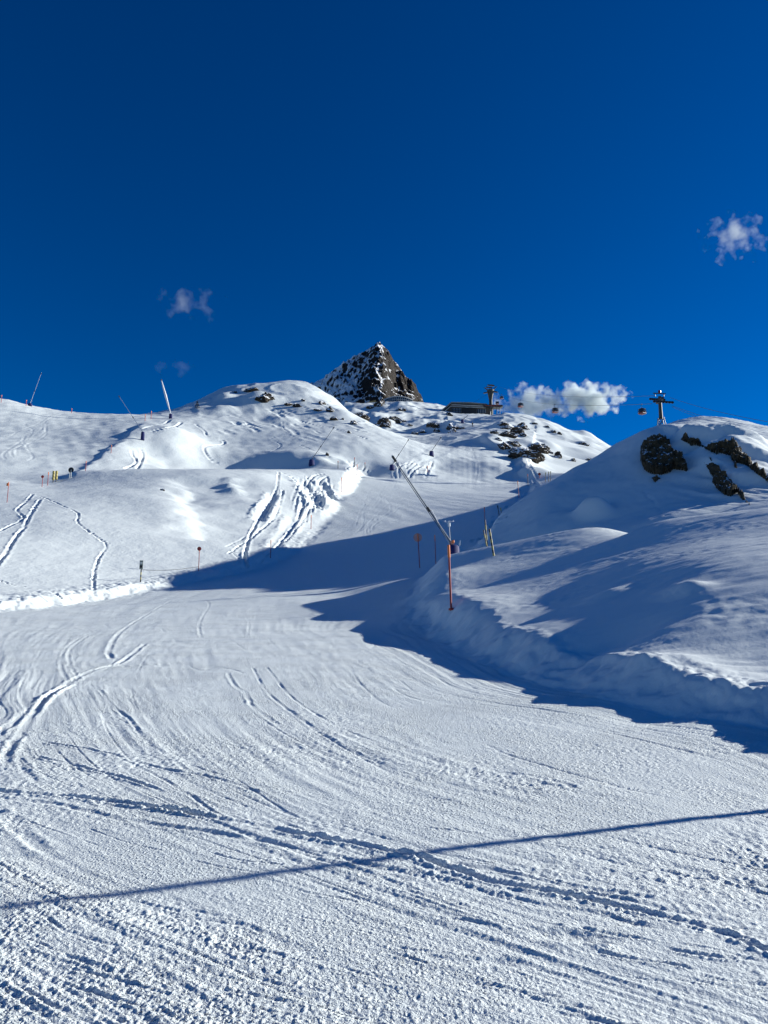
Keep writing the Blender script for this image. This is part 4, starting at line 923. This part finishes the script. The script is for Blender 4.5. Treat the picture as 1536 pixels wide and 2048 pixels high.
def cabin(loc,label,s_=1.0):
    t=empty('gondola_cabin',loc,label,'gondola','gondola cabins on the rope',rz=.5,scale=s_)
    MB().box((0,0,-2.05),(1.95,1.75,1.1),bev=.28,taper=.86).build('window_band',M['glass'],t,True)
    MB().box((0,0,-2.78),(2.0,1.8,.52),bev=.2,taper=1.0).build('skirt',M['cabred'],t,True)
    MB().box((0,0,-1.48),(1.75,1.55,.16),bev=.07).build('roof',M['cabin'],t,True)
    for sx_ in (-1,1):
        for sy_ in (-1,1): MB().tube((sx_*.93,sy_*.82,-2.6),(sx_*.80,sy_*.70,-1.5),.05,.05,6).build('corner_post',M['cabin'],t,True)
    MB().path([(0,0,-1.4),(0,0,-1.1),(-.25,0,-.8),(-.35,0,-.35),(0,0,0)],.055,8).build('hanger',M['steel'],t,True)
    MB().box((0,0,0),(.5,.2,.16)).build('grip',M['steel'],t)
    MB().box((0,-.95,-2.85),(1.5,.06,.2)).build('ski_rack',M['light'],t)
    return t
g0=cabin(rope_at(1283,A1,B1,2.6),'nearest gondola cabin hanging left of the right tower',.72)
copy_tree(g0,rope_at(1110,A1,B1,2.6),'gondola cabin in front of the gap between the two clouds',.3,1.0)
copy_tree(g0,rope_at(1041,A1,B1,2.6),'gondola cabin in front of the left cloud',.5,1.15)
copy_tree(g0,Vector(P3(1003,788.5,Y2)),'upper of two gondola cabins beside the forked tower',.2,.95)
copy_tree(g0,Vector(P3(994.5,799,Y2-3)),'lower of two gondola cabins, entering the station',.2,.95)
# ------------------------------------------------------------------ lift station
Ys=420.0; ks=Ys/F
def sp(px,py): u,t_=ut(px,py); return (float(u)*Ys,float(t_)*Ys)
st=empty('lift_station',(sp(940,828)[0],Ys,sp(940,829)[1]),'dark low lift station with sloping roof on the ridge','building')
ox,oz=st.location.x,st.location.z
q_=lambda px,py:(sp(px,py)[0]-ox,sp(px,py)[1]-oz)
MB().prism([q_(884,831),q_(884,822),q_(905,806.5),q_(975,810.5),q_(985,812),q_(985,834)][::-1],1.2,15).build('wall',M['wall'],st)
MB().prism([q_(880,822.6),q_(902,804.3),q_(940,804.8),q_(974,808),q_(974,809.2),q_(940,806.6),q_(903,806.4),q_(881,824.6)][::-1],-.6,16).build('roof',M['roof'],st)
MB().prism([q_(903,807.8),q_(972,811),q_(972,812.4),q_(903,809.4)][::-1],.5,1.1).build('fascia_strip',M['light'],st)
MB().prism([q_(902,811.2),q_(972,814.2),q_(972,815.2),q_(902,812.4)][::-1],.6,1.1).build('fascia_strip',M['light'],st)
MB().prism([q_(884,825),q_(902,810.5),q_(902,812),q_(887,825)][::-1],.6,1.1).build('fascia_strip',M['light'],st)
MB().prism([q_(923,816),q_(953,816.6),q_(953,829),q_(923,829)][::-1],.9,1.15).build('entrance',M['black'],st)
MB().prism([q_(923,815.2),q_(953,815.8),q_(953,816.9),q_(923,816.3)][::-1],.3,.85).build('entrance_lintel',M['steel'],st)
for a_ in (931,943): MB().prism([q_(a_,813.2),q_(a_+6,813.4),q_(a_+6,814.9),q_(a_,814.7)][::-1],.2,.29).build('sign_panel',M['signw'],st)
for k in range(6):
    x_=904+k*3.1
    for y_ in (815.2,820.4): 
        w_=MB().prism([q_(x_,y_),q_(x_+2.3,y_+.1),q_(x_+2.3,y_+4.2),q_(x_,y_+4.1)][::-1],.95,1.18).build('window',M['glass'],st)
        MB().prism([q_(x_+2.35,y_),q_(x_+2.75,y_),q_(x_+2.75,y_+4.2),q_(x_+2.35,y_+4.2)][::-1],.8,1.0).build('frame',M['light'],w_)
for k in range(5):
    x_=955+k*3.4; w_=MB().prism([q_(x_,817.5),q_(x_+2.6,817.6),q_(x_+2.6,825),q_(x_,825)][::-1],.95,1.18).build('window',M['glass'],st)
    MB().prism([q_(x_+2.65,817.5),q_(x_+3.1,817.5),q_(x_+3.1,825),q_(x_+2.65,825)][::-1],.8,1.0).build('frame',M['light'],w_)
MB().prism([q_(966,810.2),q_(1003,811.2),q_(1006,813.5),q_(1000,815.8),q_(968,814.8)][::-1],-1.5,3).build('boarding_deck',M['steel'],st)
MB().prism([q_(968,812.2),q_(1000,813.2),q_(1000,814),q_(968,813)][::-1],-1.7,-1.55).build('deck_edge',mat('rust_red_edge',(.25,.05,.04),.6),st)
for x_ in (981,986,994,1000): 
    a_=q_(x_,815); b_=q_(x_,829); MB().tube((a_[0],.5,a_[1]),(b_[0],.5,b_[1]-2),.22,.22,8).build('deck_post',M['galv'],st,True)
# ------------------------------------------------------------------ summit restaurant and cross
Yr_=468.0
def rp(px,py): u,t_=ut(px,py); return (float(u)*Yr_,float(t_)*Yr_)
rs=empty('summit_restaurant',(rp(797,806)[0],Yr_,rp(797,806)[1]),'curved glass fronted building tucked under the summit','building'); ox,oz=rs.location.x,rs.location.z
W2=MB(); n=14; arc=[]
for k in range(n+1):
    f=k/n; x_=768+f*57; y_=800.5-3.6*math.sin(math.pi*f); a_=rp(x_,y_+.3); arc.append((a_[0]-ox,-3.5*math.sin(math.pi*f),a_[1]-oz))
v=[];f_=[]
for (x_,yy_,z_) in arc: v+=[(x_,yy_,-3.0),(x_,yy_,z_),(x_,yy_+7,z_),(x_,yy_+7,-3.0)]
for k in range(n):
    for q in range(4): f_.append((k*4+q,(k+1)*4+q,(k+1)*4+(q+1)%4,k*4+(q+1)%4))
f_+=[(0,1,2,3),tuple(n*4+q for q in (3,2,1,0))]
W2.add(v,f_); W2.build('wall',M['glass'],rs)
r2=MB(); v=[];f_=[]
for (x_,yy_,z_) in arc: v+=[(x_*1.03,yy_-.5,z_+.02),(x_*1.03,yy_-.5,z_+.55),(x_*1.03,yy_+7.5,z_+.9),(x_*1.03,yy_+7.5,z_+.02)]
for k in range(n):
    for q in range(4): f_.append((k*4+q,(k+1)*4+q,(k+1)*4+(q+1)%4,k*4+(q+1)%4))
f_+=[(0,1,2,3),tuple(n*4+q for q in (3,2,1,0))]
r2.add(v,f_); r2.build('roof',M['light'],rs)
for k in range(1,n): x_,yy_,z_=arc[k]; MB().box((x_,yy_-.12,(z_-1.0)/2),(.16,.2,z_+1.0)).build('mullion',M['light'],rs)
MB().path([(x_,yy_-.15,z_*.45) for x_,yy_,z_ in arc],.10,6).build('transom',M['light'],rs)
hx=rp(742,806); hut=empty('timber_terrace',(hx[0],Yr_+2,hx[1]),'ochre timber terrace wall left of the curved building','terrace')
MB().prism([(-3.4,-1.5),(3.1,-1.5),(3.0,2.5),(-3.0,.9)][::-1],0,3).build('wall',M['ochre'],hut); MB().box((0,-.1,1.9),(6.4,.2,.2),tilt=(0,-.25)).build('rail',M['wood'],hut)
cz=peak_z(-5.0,600.0); cr_=empty('summit_cross',(-5.0,600,cz-.5),'small dark cross on the very top of the peak','cross')
MB().box((0,0,2.2),(.22,.22,5.2)).build('upright',M['steel'],cr_); MB().box((0,-.02,3.6),(2.2,.2,.2)).build('crossbar',M['steel'],cr_)
# ------------------------------------------------------------------ small conifer
b=place(394,817,150); tr=empty('small_conifer',b,'single small dark conifer on the shoulder of the middle hill','tree'); s_=hgt(394,802,b)
MB().tube((0,0,-.2),(0,0,s_*.9),.05,.02,6).build('trunk',M['bark'],tr,True)
cb=MB()
for k in range(260):
    f=random.random(); z_=s_*(.12+.88*f); R0=s_*.30*(1-f)**.8*(.7+.5*random.random()); a_=random.uniform(0,6.28); p=Vector((R0*math.cos(a_),R0*math.sin(a_),z_)); e=.13
    cb.add([p,p+Vector((e*math.cos(a_+.5),e*math.sin(a_+.5),-.06)),p+Vector((e*math.cos(a_-.5),e*math.sin(a_-.5),-.06)),p*.6+Vector((0,0,z_*.4+.05))],[(0,1,2),(3,1,2)])
cb.build('crown',M['needle'],tr)
# ------------------------------------------------------------------ a far skier
def skin(name,vs_,es,rad,m_,parent,lvl=1):
    me=bpy.data.meshes.new(name); me.from_pydata(vs_,es,[]); o=bpy.data.objects.new(name,me); link(o,parent)
    mo=o.modifiers.new('s','SKIN'); 
    for i,r_ in enumerate(rad): me.skin_vertices[0].data[i].radius=(r_,r_*.85)
    me.skin_vertices[0].data[0].use_root=True
    su=o.modifiers.new('u','SUBSURF'); su.levels=lvl; su.render_levels=lvl; me.materials.append(m_); return o
b=place(945,853,260); pe=empty('person',b,'tiny skier in dark clothes standing below the lift station','person',rz=.3)
skin('body',[(0,0,.98),(0,0,1.22),(0,.02,1.42),(0,0,1.54),(-.1,0,.9),(-.14,-.08,.5),(-.15,.02,.12),(-.15,-.12,.07),(.1,0,.9),(.14,-.08,.5),(.15,.02,.12),(.15,-.12,.07),(-.2,.01,1.4),(-.3,-.05,1.15),(-.34,-.28,1.05),(.2,.01,1.4),(.3,-.05,1.15),(.34,-.28,1.05)],
 [(0,1),(1,2),(2,3),(0,4),(4,5),(5,6),(6,7),(0,8),(8,9),(9,10),(10,11),(2,12),(12,13),(13,14),(2,15),(15,16),(16,17)],[.17,.18,.17,.08,.12,.1,.07,.06,.12,.1,.07,.06,.09,.07,.05,.09,.07,.05],M['trouser'],pe)
skin('jacket',[(0,0,.92),(0,0,1.2),(0,.02,1.43),(-.22,.01,1.4),(-.31,-.05,1.15),(-.34,-.24,1.06),(.22,.01,1.4),(.31,-.05,1.15),(.34,-.24,1.06)],[(0,1),(1,2),(2,3),(3,4),(4,5),(2,6),(6,7),(7,8)],[.2,.21,.2,.1,.085,.07,.1,.085,.07],M['jacket'],pe)
MB().lathe([(.05,-.13),(.09,-.09),(.105,0),(.09,.08),(.03,.12)],12,(0,0,1.68)).build('head',M['skin'],pe,True); MB().lathe([(.12,0),(.125,.05),(.1,.12),(.03,.15)],12,(0,0,1.69)).build('helmet',M['black'],pe,True)
for sx_ in (-.15,.15): MB().box((sx_,-.1,.02),(.09,1.7,.02)).build('ski',M['red'],pe)
for sx_ in (-.36,.36): MB().tube((sx_,-.26,1.06),(sx_*1.2,.1,0),.012,.012,6).build('ski_pole',M['alu'],pe)
# ------------------------------------------------------------------ clouds
def cloud(px,py,hw,hh,D,label,Yd=2600,dens=.05,thr=.30,nsc=1.6,seed=0,amp=1.0,soft=.35,shape=None):
    c=P3(px,py,Yd); k=Yd/F*1.02
    m_=bpy.data.materials.new('cloud_vapour'); m_.use_nodes=True; nt=m_.node_tree; nt.nodes.clear(); lk=nt.links.new
    out=N(nt,'ShaderNodeOutputMaterial'); pv=N(nt,'ShaderNodeVolumePrincipled'); pv.inputs['Color'].default_value=(.94,.995,1,1); pv.inputs['Anisotropy'].default_value=.1; lk(pv.outputs[0],out.inputs['Volume'])
    tc=N(nt,'ShaderNodeTexCoord'); ln_=N(nt,'ShaderNodeVectorMath',operation='LENGTH'); lk(tc.outputs['Object'],ln_.inputs[0])
    mp=N(nt,'ShaderNodeMapping'); mp.inputs['Location'].default_value=(seed*3.7,seed*1.3,seed*.7); mp.inputs['Scale'].default_value=(hw/40,D/40,hh/40); mp.inputs['Rotation'].default_value=(0,.5,0); lk(tc.outputs['Object'],mp.inputs[0])
    n=N(nt,'ShaderNodeTexNoise',Scale=nsc,Detail=4.5,Roughness=.52); lk(mp.outputs[0],n.inputs['Vector'])
    a=N(nt,'ShaderNodeMath',operation='MULTIPLY_ADD'); a.inputs[1].default_value=2.0*amp; a.inputs[2].default_value=-1.0*amp+1.0-thr; lk(n.outputs['Fac'],a.inputs[0])
    b_=N(nt,'ShaderNodeMath',operation='SUBTRACT'); lk(a.outputs[0],b_.inputs[0]); lk(ln_.outputs['Value'],b_.inputs[1])
    mr_=N(nt,'ShaderNodeMapRange'); mr_.inputs['From Min'].default_value=0; mr_.inputs['From Max'].default_value=soft; mr_.inputs['To Max'].default_value=dens; lk(b_.outputs[0],mr_.inputs['Value']); lk(mr_.outputs[0],pv.inputs['Density'])
    v_,f_=ico(2); b=MB(); b.add([(p.x*1.04,p.y*1.04,p.z*1.04) for p in v_],f_); o=b.build('cloud',m_); o.location=c; o.scale=(hw*k,D*k,hh*k); tag(o,label,'cloud','small clouds in the blue sky'); return o
cloud(1172,800,98,44,45,'larger right part of the bright cloud above the ridge',dens=.045,thr=.34,seed=1,amp=1.3)
cloud(1058,807,84,50,40,'left part of the bright cloud behind two gondolas',dens=.032,thr=.38,seed=2,amp=1.3)
cloud(1467,474,78,66,35,'wispy white cloud alone near the right edge of the sky',dens=.012,thr=.50,seed=3,amp=1.9,nsc=1.5,soft=.8)
cloud(382,606,84,50,30,'faint thin cloud above the left slope',dens=.0045,thr=.50,seed=4,amp=1.8,nsc=1.2,soft=.9)
cloud(352,736,60,22,20,'barely visible wisp just above the white lance',dens=.0018,thr=.55,seed=5,amp=1.8,nsc=1.4,soft=.9)
sc.cycles.volume_bounces=5
